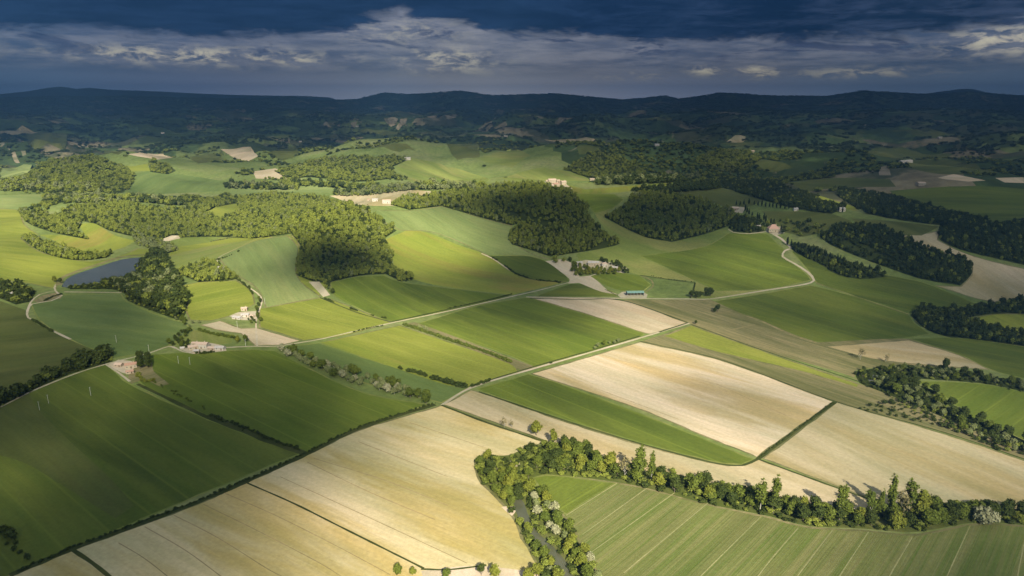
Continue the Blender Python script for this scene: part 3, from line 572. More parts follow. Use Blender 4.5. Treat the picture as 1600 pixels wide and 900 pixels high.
def sheet(zc):
    s = (zc - CZ) / SUN.z; return np.stack([CX + SUN.x * s, CY + SUN.y * s, CZ + SUN.z * s], 1)
bot = sheet(2480 - 60 * lump * (1 - TT)); top = sheet(2500 + 90 * lump * (1 - TT))
q = (np.arange(nr - 1)[:, None] * nc + np.arange(nc - 1)[None, :]).ravel(); fc = np.stack([q, q + 1, q + nc + 1, q + nc], 1); N_ = nr * nc
rim = []
for seq in ([i for i in range(nc)], [i * nc + nc - 1 for i in range(nr)], [(nr - 1) * nc + i for i in range(nc)][::-1], [i * nc for i in range(nr)][::-1]):
    rim += [(a, b, b + N_, a + N_) for a, b in zip(seq[:-1], seq[1:])]
fcs = np.vstack([fc[:, ::-1], fc + N_, np.array(rim)])
cmt, ct = new_mat('shade_cloud_vapour'); at = ct.n('ShaderNodeAttribute', attribute_name='cover'); gp = ct.n('ShaderNodeNewGeometry')
wis = ct.noise(gp.outputs['Position'], .004, 5, .6); cv = ct.m('ADD', at.outputs['Fac'], ct.m('MULTIPLY', ct.m('SUBTRACT', wis, .5), ct.m('MULTIPLY', at.outputs['Fac'], .30)), clamp=True)
tr = ct.n('ShaderNodeBsdfTransparent'); df = ct.n('ShaderNodeBsdfDiffuse'); df.inputs[0].default_value = (.55, .58, .62, 1); tl = ct.n('ShaderNodeBsdfTranslucent'); tl.inputs[0].default_value = (.5, .54, .6, 1)
m1 = ct.n('ShaderNodeMixShader'); m1.inputs[0].default_value = .5; ct.put(df.outputs[0], m1.inputs[1]); ct.put(tl.outputs[0], m1.inputs[2])
m2 = ct.n('ShaderNodeMixShader'); ct.put(cv, m2.inputs[0]); ct.put(tr.outputs[0], m2.inputs[1]); ct.put(m1.outputs[0], m2.inputs[2])
out_of(cmt, ct, m2.outputs[0])
cov = 1 - np.sqrt(TT)
edge_ = np.minimum(np.minimum(np.repeat(np.arange(nr), nc), np.repeat(nr - 1 - np.arange(nr), nc)), np.minimum(np.tile(np.arange(nc), nr), np.tile(nc - 1 - np.arange(nc), nr)))
cov = cov * np.clip(edge_ / 3., 0, 1)
me = mesh_np('shade_clouds', np.vstack([bot, top]), fcs, [cmt], True, {'cover': ('POINT', 'FLOAT', np.concatenate([cov, cov]))})
o = link('shade_clouds', me); o['kind'] = 'structure'
#HAZE
# ------------------------------------------------------------------ haze
hb = np.array([(x, y, z) for z in (-60, 720) for (x, y) in ((-32000, -1500), (32000, -1500), (32000, 19000), (-32000, 19000))], float)
hf = np.array([(3, 2, 1, 0), (4, 5, 6, 7), (0, 1, 5, 4), (1, 2, 6, 5), (2, 3, 7, 6), (3, 0, 4, 7)])
hmt, ht = new_mat('haze_air'); pv = ht.n('ShaderNodeVolumePrincipled'); pv.inputs['Color'].default_value = (.20, .50, 1.0, 1)
pv.inputs['Density'].default_value = 1.1e-4; pv.inputs['Anisotropy'].default_value = 0.45
out_of(hmt, ht, None, pv.outputs[0])
o = link('haze', mesh_np('haze', hb, hf, [hmt])); o['kind'] = 'stuff'
#PLANTS
# ------------------------------------------------------------------ foliage
def leaf_mat(name, A, B, trans=.25):
    m, t = new_mat(name); oi = t.n('ShaderNodeObjectInfo'); at = t.n('ShaderNodeAttribute', attribute_name='v')
    gp_ = t.n('ShaderNodeNewGeometry'); sp_ = t.step(t.noise(gp_.outputs['Position'], .022, 4, .6), .38, .62)
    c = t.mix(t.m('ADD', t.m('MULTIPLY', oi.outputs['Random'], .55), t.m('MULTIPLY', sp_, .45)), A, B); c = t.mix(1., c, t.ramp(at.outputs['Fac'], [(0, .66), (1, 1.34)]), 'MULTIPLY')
    b = bsdf(t, c, .7, .15); l = t.n('ShaderNodeBsdfTranslucent'); t.put(c, l.inputs[0])
    mx = t.n('ShaderNodeMixShader'); mx.inputs[0].default_value = trans; t.put(b.outputs[0], mx.inputs[1]); t.put(l.outputs[0], mx.inputs[2])
    return out_of(m, t, mx.outputs[0])
L_MID = leaf_mat('leaves_green', (.135,.165,.022), (.090,.120,.018)); L_DARK = leaf_mat('leaves_dark', (.046,.066,.012), (.066,.086,.015))
L_LIGHT = leaf_mat('leaves_light', (.205,.215,.028), (.155,.180,.024)); L_PALE = leaf_mat('leaves_silver', (.23,.25,.10), (.17,.20,.07))
L_BLOOM = leaf_mat('blossom', (.38,.37,.22), (.30,.30,.16)); L_SUNLIT = leaf_mat('sunlit_canopy', (.245,.275,.044), (.160,.195,.034))
L_CYP = leaf_mat('cypress_needles', (.020,.034,.012), (.030,.045,.014)); L_DRY = leaf_mat('dry_twigs', (.26,.22,.10), (.20,.18,.08))
L_SHADED = leaf_mat('shaded_canopy', (.066,.088,.018), (.040,.060,.014))  # darkened copy of the canopy green for woods in shade
BARK = simple_mat('bark', (.16,.13,.10), (.09,.075,.055), 3.); BARKP = simple_mat('pale_bark', (.42,.40,.34), (.26,.24,.20), 3.)
def quads(c, nrm, s, rn):
    n = len(c); t = rn.normal(size=(n, 3)); t -= (t * nrm).sum(1)[:, None] * nrm; t /= np.linalg.norm(t, axis=1)[:, None] + 1e-9; b = np.cross(nrm, t)
    s = s[:, None]; a = rn.uniform(.7, 1.1, (n, 1))
    v = np.stack([c - t * s - b * s * a, c + t * s - b * s * .6 * a, c + t * s * .8 + b * s * a, c - t * s * .7 + b * s * a], 1)
    return v.reshape(-1, 3)
def crown(seed, R, H, z0, nl, ncl, leaf, per, taper=1., core=True, top=.6):
    """leaf clumps spread over the lobes of a crown: vertices, quads, per-face shade"""
    rn = np.random.RandomState(seed); cz = z0 + H / 2
    lobes = []
    for i in range(nl):
        a = rn.uniform(0, 2 * PI); zz = rn.uniform(-.85, .9); rr = math.sqrt(max(0, 1 - zz * zz)) * rn.uniform(.25, .62)
        wdt = 1 - taper * max(0, zz) * .5
        lobes.append((rr * R * math.cos(a) * wdt, rr * R * math.sin(a) * wdt, cz + zz * H * .34, rn.uniform(.36, .60)))
    lobes.append((0, 0, cz, .55)); C_, N_s, S_ = [], [], []
    for k in range(ncl):
        lx, ly, lz, lr = lobes[rn.randint(len(lobes))]
        d = rn.normal(size=3); d[2] = abs(d[2]) * .9 - .35; d /= np.linalg.norm(d); rad = np.array([R * lr, R * lr, H * lr * .62])
        p = np.array([lx, ly, lz]) + d * rad * rn.uniform(.82, 1.06); sp = leaf * 1.5
        q = p + rn.normal(size=(per, 3)) * sp * (.6, .6, .45); nn = d + rn.normal(size=(per, 3)) * .55 + (0, 0, .35); nn /= np.linalg.norm(nn, axis=1)[:, None]
        C_.append(q); N_s.append(nn); S_.append(leaf * rn.uniform(.55, 1.15, per))
    c = np.vstack(C_); v = quads(c, np.vstack(N_s), np.concatenate(S_), rn); n = len(c)
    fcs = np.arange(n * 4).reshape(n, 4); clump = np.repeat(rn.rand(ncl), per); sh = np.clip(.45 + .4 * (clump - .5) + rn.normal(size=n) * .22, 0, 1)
    if core:
        vs, fs, cs = [v], [fcs], [sh]; off = len(v)
        for (lx, ly, lz, lr) in lobes:
            m = 6; ring = []
            for i, ph in enumerate((-1.2, -.4, .4, 1.2)):
                for j in range(m):
                    th = 2 * PI * j / m + i; ring.append((lx + R * lr * .72 * math.cos(ph) * math.cos(th), ly + R * lr * .72 * math.cos(ph) * math.sin(th), lz + H * lr * .45 * math.sin(ph)))
            ring = np.array(ring) + rn.normal(size=(24, 3)) * R * .03; vs.append(ring)
            fq = [(off + i * m + j, off + i * m + (j + 1) % m, off + (i + 1) * m + (j + 1) % m, off + (i + 1) * m + j) for i in range(3) for j in range(m)]
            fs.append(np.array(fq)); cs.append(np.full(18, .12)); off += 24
        v = np.vstack(vs); fcs = np.vstack(fs); sh = np.concatenate(cs)
    return v, fcs, sh
def tube(path, r0, r1, n=6):
    path = [np.array(p, float) for p in path]; vs = []; fs = []
    for i, p in enumerate(path):
        d = path[min(i + 1, len(path) - 1)] - path[max(i - 1, 0)]; d /= np.linalg.norm(d); a = np.cross(d, (.3, 1, .1)); a /= np.linalg.norm(a); b = np.cross(d, a)
        r = r0 + (r1 - r0) * i / (len(path) - 1)
        for j in range(n): th = 2 * PI * j / n; vs.append(p + (a * math.cos(th) + b * math.sin(th)) * r)
    for i in range(len(path) - 1):
        for j in range(n): fs.append((i * n + j, i * n + (j + 1) % n, (i + 1) * n + (j + 1) % n, (i + 1) * n + j))
    return np.array(vs), np.array(fs)
def trunk(seed, H, R, z0, r, limbs=5):
    rn = np.random.RandomState(seed + 99); V_, F_ = [], []; off = 0
    def add(p, a, b):
        nonlocal off; v, f_ = tube(p, a, b); V_.append(v); F_.append(f_ + off); off += len(v)
    lean = rn.normal(size=2) * .03 * H
    add([(0, 0, -.6), (lean[0] * .3, lean[1] * .3, z0), (lean[0], lean[1], z0 + (H) * .55)], r, r * .3)
    for i in range(limbs):
        a = rn.uniform(0, 2 * PI); zb = z0 * rn.uniform(.7, 1.) + H * rn.uniform(0, .3); e = rn.uniform(.45, .75)
        add([(lean[0] * .4, lean[1] * .4, zb), (R * e * .5 * math.cos(a), R * e * .5 * math.sin(a), zb + H * .16), (R * e * math.cos(a), R * e * math.sin(a), zb + H * .38)], r * .5, r * .12)
    return np.vstack(V_), np.vstack(F_)
def crown_me(name, c, mat): return mesh_np(name, c[0], c[1], [mat], False, {'v': ('FACE', 'FLOAT', c[2])})
def gz(x, y): return float(hgt(np.array([x]), np.array([y]))[0])
def proto(kind, seed, mat, bark, H, R, z0, nl, ncl, leaf, per, r, limbs=5, core=True, taper=1.):
    root = bpy.data.objects.new(kind, None); root.empty_display_size = 2
    tv, tf = trunk(seed, H - z0, R, z0, r, limbs)
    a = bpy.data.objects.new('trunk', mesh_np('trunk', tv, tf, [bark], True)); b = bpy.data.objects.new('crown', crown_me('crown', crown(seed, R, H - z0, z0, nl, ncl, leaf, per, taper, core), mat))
    return [root, a, b, H]
PR = {
 'mid':   [proto('broadleaf_tree', 10 + i, L_MID, BARK, 10, 4.0, 1.6, 8, 200, .42, 7, .28) for i in range(4)],
 'dark':  [proto('broadleaf_tree', 20 + i, L_DARK, BARK, 11, 4.2, 1.6, 8, 200, .42, 7, .30) for i in range(3)],
 'light': [proto('broadleaf_tree', 30 + i, L_LIGHT, BARK, 9, 3.6, 1.3, 7, 170, .42, 7, .24) for i in range(3)],
 'pale':  [proto('silver_leaved_tree', 40 + i, L_PALE, BARKP, 8, 3.0, 1.2, 7, 150, .40, 7, .20) for i in range(3)],
 'bloom': [proto('blossoming_tree', 50 + i, L_BLOOM, BARK, 6, 2.8, .8, 7, 150, .38, 7, .16) for i in range(3)],
 'poplar':[proto('poplar_tree', 60 + i, L_MID, BARKP, 22, 3.0, 5.5, 8, 190, .44, 7, .32, 9, True, -.25) for i in range(4)],
 'bare':  [proto('sparse_tree', 70 + i, L_DRY, BARKP, 9, 3.0, 1.5, 7, 55, .26, 6, .16, 9, False) for i in range(2)],
 'cyp':   [proto('cypress_tree', 80 + i, L_CYP, BARK, 12, 1.15, .6, 10, 120, .34, 6, .2, 1, True, 1.4) for i in range(2)],
}
PR['lone'] = [proto('broadleaf_tree', 91, L_LIGHT, BARK, 10, 4.4, 2.0, 9, 230, .40, 7, .30)]
NAMES = {'mid': 'green broadleaf tree', 'dark': 'dark green broadleaf tree', 'light': 'light green broadleaf tree', 'lone': 'light green broadleaf tree', 'pale': 'silvery pale tree', 'bloom': 'cream blossoming tree',
         'poplar': 'narrow tall poplar', 'bare': 'thin half-bare tree', 'cyp': 'dark column-shaped cypress'}
used = set(); NTREE = {}
rt = random.Random(77); POSTG = []
def tree(kind, x, y, h, where, group=None, label=None, fat=1.):
    i = rt.randrange(len(PR[kind])); root, a, b, H = PR[kind][i]; key = (kind, i)
    s = h / H
    if key in used:
        r2, a2, b2 = root.copy(), a.copy(), b.copy()
    else:
        r2, a2, b2 = root, a, b; used.add(key)
    for q in (r2, a2, b2): col.objects.link(q)
    a2.parent = r2; b2.parent = r2
    r2.location = (x, y, gz(x, y)); r2.rotation_euler = (0, 0, rt.uniform(0, 6.28)); r2.scale = (s * fat, s * fat, s)
    size = 'tall' if h > 13 else ('small' if h < 6.5 else 'medium-sized')
    nm = NAMES[kind]; size = '' if (kind == 'poplar') else size + ' '
    r2['label'] = label or (size + nm + ' ' + where); r2['category'] = 'tree'; r2['group'] = group or ('trees ' + where)
    if label and not group: del r2['group']
    return r2
def scatter(px_poly, spacing, seed, holes=()):
    poly = place(smooth_line(px_poly, True)); lo = poly.min(0); hi = poly.max(0); rn = np.random.RandomState(seed)
    n = int((hi[0] - lo[0]) * (hi[1] - lo[1]) / spacing ** 2 * 4) + 20; P = rn.uniform(lo, hi, (min(n, 60000), 2)); P = P[inside(poly, P[:, 0], P[:, 1])]
    out = []; cell = {}
    for p in P:
        k = (int(p[0] // spacing), int(p[1] // spacing)); ok = True
        for dx in (-1, 0, 1):
            for dy in (-1, 0, 1):
                for qq in cell.get((k[0] + dx, k[1] + dy), ()):
                    if (qq[0] - p[0]) ** 2 + (qq[1] - p[1]) ** 2 < spacing ** 2 * .72: ok = False
        if ok and not inside(river, np.array([p[0]]), np.array([p[1]]))[0] and not inside(pond, np.array([p[0]]), np.array([p[1]]))[0]:
            cell.setdefault(k, []).append(p); out.append(p)
    return out
def choose(mix):
    r = rt.random() * sum(mix.values())
    for k, w in mix.items():
        r -= w
        if r <= 0: return k
    return k
def belt(px_poly, spacing, seed, mix, hr, where):
    P_ = scatter(px_poly, spacing * 1.17, seed); xs = np.array([p[0] / p[1] for p in P_]); lo, hi = xs.min(), xs.max() + 1e-6
    for p in P_:
        k = choose(mix); h = rt.uniform(*hr) * (1.45 if k == 'poplar' else .72 if k in ('bloom', 'pale') else 1) * .88
        u = p[0] / p[1]; part = ('leftmost', 'left', 'middle', 'right', 'rightmost')[int((u - lo) / (hi - lo) * 5)] if len(P_) > 6 else 'middle'
        near = P_ if False else [q[1] for q in P_ if abs(q[0] / q[1] - u) < (hi - lo) * .06]; row = 'front' if p[1] <= sum(near) / len(near) else 'rear'
        size = 'tall' if h > (hr[0] + hr[1]) * .55 else ('small' if h < hr[0] * .85 else 'mid-height')
        tree(k, p[0], p[1], h, where, 'trees of ' + where, uniq(size, SHORT[k], part + ' ' + row, where), 1.14)
LU = set()
def uniq(size, kind, part, where):
    for l in ('%s %s, %s of %s' % (size, kind, part, where), '%s broad %s, %s of %s' % (size, kind, part, where), '%s slim %s, %s of %s' % (size, kind, part, where)):
        if l not in LU: LU.add(l); return l
    return '%s %s, %s of %s' % (size, kind, part, where)
SHORT = {'mid': 'green tree', 'dark': 'dark green tree', 'light': 'light green tree', 'pale': 'silvery tree', 'bloom': 'cream blossoming tree', 'poplar': 'poplar', 'bare': 'bare tree', 'cyp': 'cypress'}
def grove(px_poly, spacing, seed, picks, s, label):
    poly = place(smooth_line(px_poly, True)); X, Y = jitter(poly, spacing, seed + 900); k = ~inside(pond, X, Y)
    canopy('woodland', label, 'wood', X[k], Y[k], np.full(k.sum(), s), np.full(k.sum(), s), picks, seed)
# single trees one can point at
def one(kind, px, py, h, label, fat=1.):
    x, y = place([(px, py)])[0]; return tree(kind, x, y, h, '', None, label, fat)
one('lone', 838, 680, 12.5, 'round light green tree standing alone on pale ploughed land beside the grassy ditch')
one('light', 864, 694, 12, 'upright yellow-green tree at the ditch end beside the dark bushy clump', .8)
one('bare', 788, 668, 9, 'thin half-bare tree by the ditch, left of its smaller twin')
one('bare', 800, 668, 6.5, 'smaller thin half-bare tree between the bare sapling and the round lone tree')
one('dark', 882, 700, 10, 'dark tree rising behind the bushy clump at the ditch end')
one('poplar', 998, 752, 24, 'broad poplar, left of the pair over the river trees near the green wedge', 1.5)
one('poplar', 1017, 756, 22, 'slim leaning poplar right of the broad poplar near the green wedge', .9)
one('bare', 975, 748, 16, 'brownish half-bare tree left of the broad poplar pair', 1.)
one('poplar', 1187, 800, 24, 'poplar standing at the tramline head of the striped field', 1.1)
one('poplar', 1209, 797, 23, 'poplar with a knotted crown, rightmost of two behind the first bend', .9)
one('poplar', 1311, 812, 23, 'full poplar standing where the dark ditch meets the tree belt', 1.15)
one('poplar', 1357, 810, 19, 'bushy poplar beside the end of the dark field ditch', 1.2)
one('poplar', 1374, 806, 20, 'thin leaning poplar left of the tallest poplar', .7)
one('poplar', 1391, 806, 26, 'tallest poplar of the belt with a round topknot', .85)
one('bare', 1407, 806, 19, 'white-trunked reddish tree between two poplars', 1.)
one('poplar', 1420, 804, 24, 'leafy poplar right of the white-trunked reddish tree', 1.1)
one('bloom', 1533, 818, 11, 'white blossoming tree near the striped field, left of a pair', 1.1)
one('bloom', 1548, 819, 9, 'white blossoming tree near the striped field, right of a pair', 1.1)
one('bare', 1344, 562, 12, 'spreading bare tree where the farm tracks cross beside the curling wood', 1.2)
one('bare', 1384, 566, 9, 'small bare sapling on the brown field above the curling wood')
one('dark', 1477, 580, 13, 'dark pointed tree sticking up from the curling wood on the right', .7)
one('dark', 1121, 487, 9, 'dark tree alone at the corner of the big dark green field', 1.1)
one('dark', 1117, 488, 6, 'smaller dark tree touching the lone one at the big green field corner', 1.1)
ORD_C = ('leftmost', 'second from left', 'middle', 'tallest', 'rightmost')
for i, (px, py, h) in enumerate([(1080,465,9),(1088,466,10),(1095,465,8),(1104,463,12),(1110,463,11)]):
    x, y = place([(px, py)])[0]; tree('dark', x, y, h, 'in the clump beside the road near the green-roofed barn', 'trees of the roadside clump near the barn', fat=1.2)['label'] = ORD_C[i] + ' tree of the roadside clump near the barn'
one('dark', 1087, 507, 5, 'small dark bush tree at the road bend by the bare triangular field')
one('light', 772, 903, 8, 'leafy tree on the pale river bank at the bottom edge of the picture')
one('mid', 620, 899, 7, 'small round tree on the ploughed field edge at the bottom of the picture')
one('light', 645, 899, 5, 'small pale tree near the bank, right of the round field-edge tree')
one('dark', 752, 899, 7, 'dark rounded tree standing on the pale sandy bank')
one('mid', 697, 906, 7, 'rounded bushy tree below the pale sandy bank')
one('mid', 383, 534, 8, 'rounded tree at the roadside beside the tan plot')
one('light', 372, 535, 7, 'light tree at the roadside between farm and tan plot')
one('light', 85, 441, 9, 'light roadside tree at the left end of the pond')
one('dark', 95, 443, 8, 'dark tree on the pond tip beside the lane')
one('dark', 197, 293, 9, 'dark tree below the far lit wood')
one('dark', 1530, 392, 7, 'single dark tree on the tan slope at the right')
# the belt of trees north of the striped field, in stretches
A = 'the river belt '
belt([(868,712),(885,700),(925,708),(940,722),(965,736),(958,746),(925,742),(885,738),(868,728)], 6.0, 1, dict(mid=5, light=2, dark=1), (9, 13), A + 'below the lone trees')
belt([(835,716),(868,706),(885,722),(895,738),(850,739),(836,734)], 6.0, 2, dict(mid=5, dark=2), (10, 14), 'the clump above the bright corner')
belt([(958,738),(985,744),(1040,746),(1100,762),(1110,782),(1040,766),(990,754),(956,748)], 6.4, 3, dict(mid=5, dark=2, light=1, pale=.5), (8, 12.5), A + 'near the poplar pair')
belt([(1100,760),(1180,776),(1240,792),(1240,814),(1200,802),(1150,792),(1108,782)], 6.2, 4, dict(mid=4, dark=4, pale=.7), (9, 14), A + 'below the wedge tip')
belt([(1240,792),(1300,800),(1350,805),(1352,822),(1260,817),(1240,812)], 6.2, 5, dict(mid=4, dark=4, light=1), (9, 14), A + 'where the dark ditch ends')
belt([(1350,804),(1400,801),(1440,796),(1500,797),(1502,814),(1430,827),(1352,822)], 6.4, 6, dict(mid=4, dark=5, light=1), (9, 14), A + 'under the tallest poplars')
belt([(1500,797),(1540,798),(1620,808),(1690,815),(1690,826),(1600,817),(1502,813)], 6.6, 7, dict(mid=3, dark=6, pale=1), (9, 13), A + 'at its end')
B_ = 'the river bank '
belt([(748,722),(765,717),(775,735),(800,738),(835,745),(838,762),(815,778),(795,785),(775,770),(755,752)], 6.4, 8, dict(mid=4, light=4, dark=1), (7, 11), B_ + 'by the ploughed corner')
belt([(836,762),(860,792),(888,822),(905,855),(925,885),(940,915),(915,910),(890,870),(860,838),(836,800)], 6.2, 9, dict(bloom=3, mid=4, pale=3, light=2), (8, 11), B_ + 'by the blossom')
belt([(783,778),(800,790),(815,812),(830,850),(845,885),(860,910),(880,920),(860,880),(842,850),(826,822),(812,800),(800,782)], 6.0, 10, dict(light=3, mid=3, pale=2), (6, 10), B_ + 'across the water')
belt([(824,905),(840,893),(856,902),(856,920),(826,925)], 6.0, 11, dict(light=4, pale=1), (8, 10), 'the yellowish clump at the bottom edge')
D_ = 'the curling wood '
belt([(1338,585),(1350,580),(1400,577),(1440,583),(1430,590),(1400,588),(1380,590),(1365,582),(1350,592),(1341,594)], 6.5, 12, dict(dark=5, mid=1), (5, 8), D_ + 'at its loop')
belt([(1425,582),(1500,584),(1560,594),(1640,610),(1640,618),(1590,608),(1540,598),(1425,593)], 6.8, 13, dict(dark=3, pale=4, mid=1), (7, 10), D_ + 'on its upper arm')
belt([(1360,600),(1400,594),(1440,606),(1470,622),(1500,648),(1470,656),(1430,636),(1400,620)], 6.8, 14, dict(pale=4, dark=3, mid=2), (8, 12), D_ + 'on its inner arm')
belt([(1500,648),(1540,664),(1600,688),(1680,715),(1680,738),(1600,712),(1550,698),(1490,668)], 7.0, 15, dict(dark=5, pale=2, mid=2), (8, 12), D_ + 'on its outer arm')
belt([(430,549),(445,548),(500,566),(560,588),(620,606),(672,626),(666,632),(600,612),(540,596),(480,572)], 5.6, 16, dict(pale=5, mid=2, bloom=1.5), (9, 13), 'the row beside the blue-green crop')
POSTG.append(([(-40,648),(0,628),(60,597),(100,578),(120,572),(110,582),(60,605),(0,637),(-40,656)], 5.6, 17, [9, 10, 9, 10, 1], 1.15, 'dark hedge-wood of trees lining the left road'))
POSTG.append(([(112,568),(140,556),(160,549),(172,554),(170,562),(120,580)], 5.6, 18, [9, 10], 1.4, 'dark clump of trees above the brick farmhouse'))
belt([(262,541),(275,525),(297,515),(300,520),(285,532),(283,542)], 6.0, 19, dict(dark=4, mid=2), (5, 8), 'the lane left of the farm')
belt([(216,562),(232,562),(238,572),(226,580),(214,578)], 5.6, 20, dict(dark=5), (9, 12), 'the grove by the brick farmhouse')
belt([(280,537),(296,533),(300,538),(292,545),(281,544)], 5.6, 21, dict(mid=3, dark=2), (4, 7), 'the garden left of the white farm')
POSTG.append(([(226,412),(240,400),(250,396),(262,408),(268,425),(250,430),(232,436),(222,430)], 6.2, 22, [9, 10, 9, 10, 1], 1.75, 'dark round wood at the right end of the pond'))
POSTG.append(([(160,444),(212,436),(270,428),(283,440),(280,462),(235,468),(198,458),(180,449)], 6.2, 23, [10,9,0,7,9,4], 1.45, 'mixed wood below the pond'))
POSTG.append(([(200,462),(240,466),(284,462),(292,472),(288,486),(278,494),(240,482)], 6.2, 24, [9,10,9,4,0], 1.5, 'lower end of the wood below the pond, darker and taller'))
belt([(270,497),(285,498),(305,503),(318,508),(300,512),(280,506)], 7.0, 25, dict(pale=3, mid=2), (5, 7), 'the strip left of the tan plot')
belt([(891,421),(897,412),(905,415),(925,421),(978,424),(976,428),(910,431),(898,432)], 5.4, 26, dict(light=4, mid=3, dark=1), (6, 9), 'the hill farm grove')
belt([(925,543),(940,538),(970,532),(972,534),(945,542),(928,547)], 5.5, 27, dict(pale=4, mid=1), (5, 8), 'the bushes by the straight road')
belt([(402,461),(404,480),(398,486),(402,500),(408,505),(408,490),(410,470)], 6.5, 28, dict(mid=3, dark=3), (5, 7), 'the lane by the white-roofed farm')
belt([(385,498),(400,498),(402,506),(388,508)], 5.0, 29, dict(dark=2, mid=3), (3.5, 5.5), 'the garden of the white-roofed farm')
POSTG.append(([(0,446),(30,447),(52,456),(48,468),(25,472),(0,464)], 6.2, 30, [9, 10, 9, 10, 0], 1.3, 'dark wood around the lonely white house'))
# cypresses
ORD = 'first second third fourth fifth sixth seventh eighth ninth tenth eleventh twelfth thirteenth fourteenth fifteenth sixteenth seventeenth eighteenth'.split()
G_ = 'in the cypress row '
for lst, where, h in (
 ([(1230,384),(1236,386),(1241,389),(1247,391),(1252,392),(1257,393),(1262,396),(1267,397),(1272,399),(1280,401),(1290,405),(1296,407),(1303,410),(1308,411),(1312,412),(1316,413),(1358,424)], G_ + 'beside the winding lane below the pink villa', 11),
 ([(1164,331),(1167,334),(1170,337),(1175,340),(1183,343),(1186,345),(1193,346),(1196,349)], G_ + 'climbing from the villa to the ruin', 11),
 ([(1150,322),(1156,322),(1162,322),(1170,321),(1178,322),(1184,323),(1190,323),(1196,324),(1202,325),(1207,325),(1213,326),(1219,327),(1226,328),(1232,328)], G_ + 'on the ridge behind the pink villa', 10),
 ([(1204,350),(1209,350),(1220,362)], 'beside the pink villa', 9),
 ([(1469,357),(1472,357),(1479,354)], 'on the knoll above the tan slope', 10),
 ([(1310,331),(1316,333),(1352,334),(1358,335)], 'at the edge of the long dark wood on the right', 9)):
    for i_, (px, py) in enumerate(lst):
        x, y = place([(px, py)])[0]; tree('cyp', x, y, h * rt.uniform(.8, 1.15), where, 'cypresses ' + where, ORD[i_] + ' cypress from the left ' + where.replace('in the cypress row ', 'in the row '), fat=1.25)
# ------------------------------------------------------------------ woods: canopies nobody could count
pcol = bpy.data.collections.new('canopy_parts')
def canopy_proto(i, mat):
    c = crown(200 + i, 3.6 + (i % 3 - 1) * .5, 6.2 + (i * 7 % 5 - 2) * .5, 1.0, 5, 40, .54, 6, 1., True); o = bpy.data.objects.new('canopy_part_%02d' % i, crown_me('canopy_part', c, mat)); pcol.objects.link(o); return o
for i in range(4): canopy_proto(i, L_SUNLIT)                    # 0-3 woods in sun, brightness put into the leaf colour
for i in range(4, 7): canopy_proto(i, L_SHADED)                  # 4-6 woods in shade, darkness put into the leaf colour
for i in range(7, 9): canopy_proto(i, L_PALE)                 # 7-8 silvery river trees
for i in range(9, 11): canopy_proto(i, L_DARK)                # 9-10 undergrowth
def scatter_group():
    g = bpy.data.node_groups.new('canopy_scatter', 'GeometryNodeTree')
    g.interface.new_socket('Geometry', in_out='INPUT', socket_type='NodeSocketGeometry'); g.interface.new_socket('Geometry', in_out='OUTPUT', socket_type='NodeSocketGeometry')
    n = g.nodes; gi = n.new('NodeGroupInput'); go = n.new('NodeGroupOutput'); ip = n.new('GeometryNodeInstanceOnPoints'); ci = n.new('GeometryNodeCollectionInfo')
    ci.inputs[0].default_value = pcol; ci.inputs[1].default_value = True; ci.inputs[2].default_value = True
    def na(name, tp):
        a = n.new('GeometryNodeInputNamedAttribute'); a.data_type = tp; a.inputs[0].default_value = name; return a.outputs[0]
    g.links.new(gi.outputs[0], ip.inputs['Points']); g.links.new(ci.outputs[0], ip.inputs['Instance']); ip.inputs['Pick Instance'].default_value = True
    g.links.new(na('pick', 'INT'), ip.inputs['Instance Index']); g.links.new(na('scl', 'FLOAT_VECTOR'), ip.inputs['Scale']); g.links.new(na('rot', 'FLOAT_VECTOR'), ip.inputs['Rotation'])
    g.links.new(ip.outputs[0], go.inputs[0]); return g
SG = scatter_group()
def canopy(name, label, cat, X, Y, S, SZ, picks, seed=0):
    rn = np.random.RandomState(seed); n = len(X); Z = hgt(X, Y) - .3; me = bpy.data.meshes.new(name); me.vertices.add(n); me.vertices.foreach_set('co', np.column_stack([X, Y, Z]).astype(np.float32).ravel())
    a = me.attributes.new('pick', 'INT', 'POINT'); a.data.foreach_set('value', rn.choice(picks, n).astype(np.int32))
    a = me.attributes.new('scl', 'FLOAT_VECTOR', 'POINT'); k = .5 + .75 * rn.rand(n) ** 1.2 + .45 * (rn.rand(n) > .88); a.data.foreach_set('vector', np.column_stack([S * k, S * k, SZ * k * rn.uniform(.8, 1.2, n)]).astype(np.float32).ravel())
    a = me.attributes.new('rot', 'FLOAT_VECTOR', 'POINT'); a.data.foreach_set('vector', np.column_stack([np.zeros(n), np.zeros(n), rn.uniform(0, 6.28, n)]).astype(np.float32).ravel())
    o = link(name, me); md = o.modifiers.new('scatter', 'NODES'); md.node_group = SG; o['kind'] = 'stuff'; o['label'] = label; o['category'] = cat; return o
def jitter(poly, sp, seed):
    lo = poly.min(0) - sp; hi = poly.max(0) + sp; x = np.arange(lo[0], hi[0], sp); y = np.arange(lo[1], hi[1], sp * .87); g = np.meshgrid(x, y); rn = np.random.RandomState(seed)
    X = g[0] + (np.arange(len(y)) % 2)[:, None] * sp / 2; X = X.ravel() + rn.uniform(-.38, .38, X.size) * sp; Y = g[1].ravel() + rn.uniform(-.38, .38, X.size) * sp
    s = inside(poly, X, Y); return X[s], Y[s]
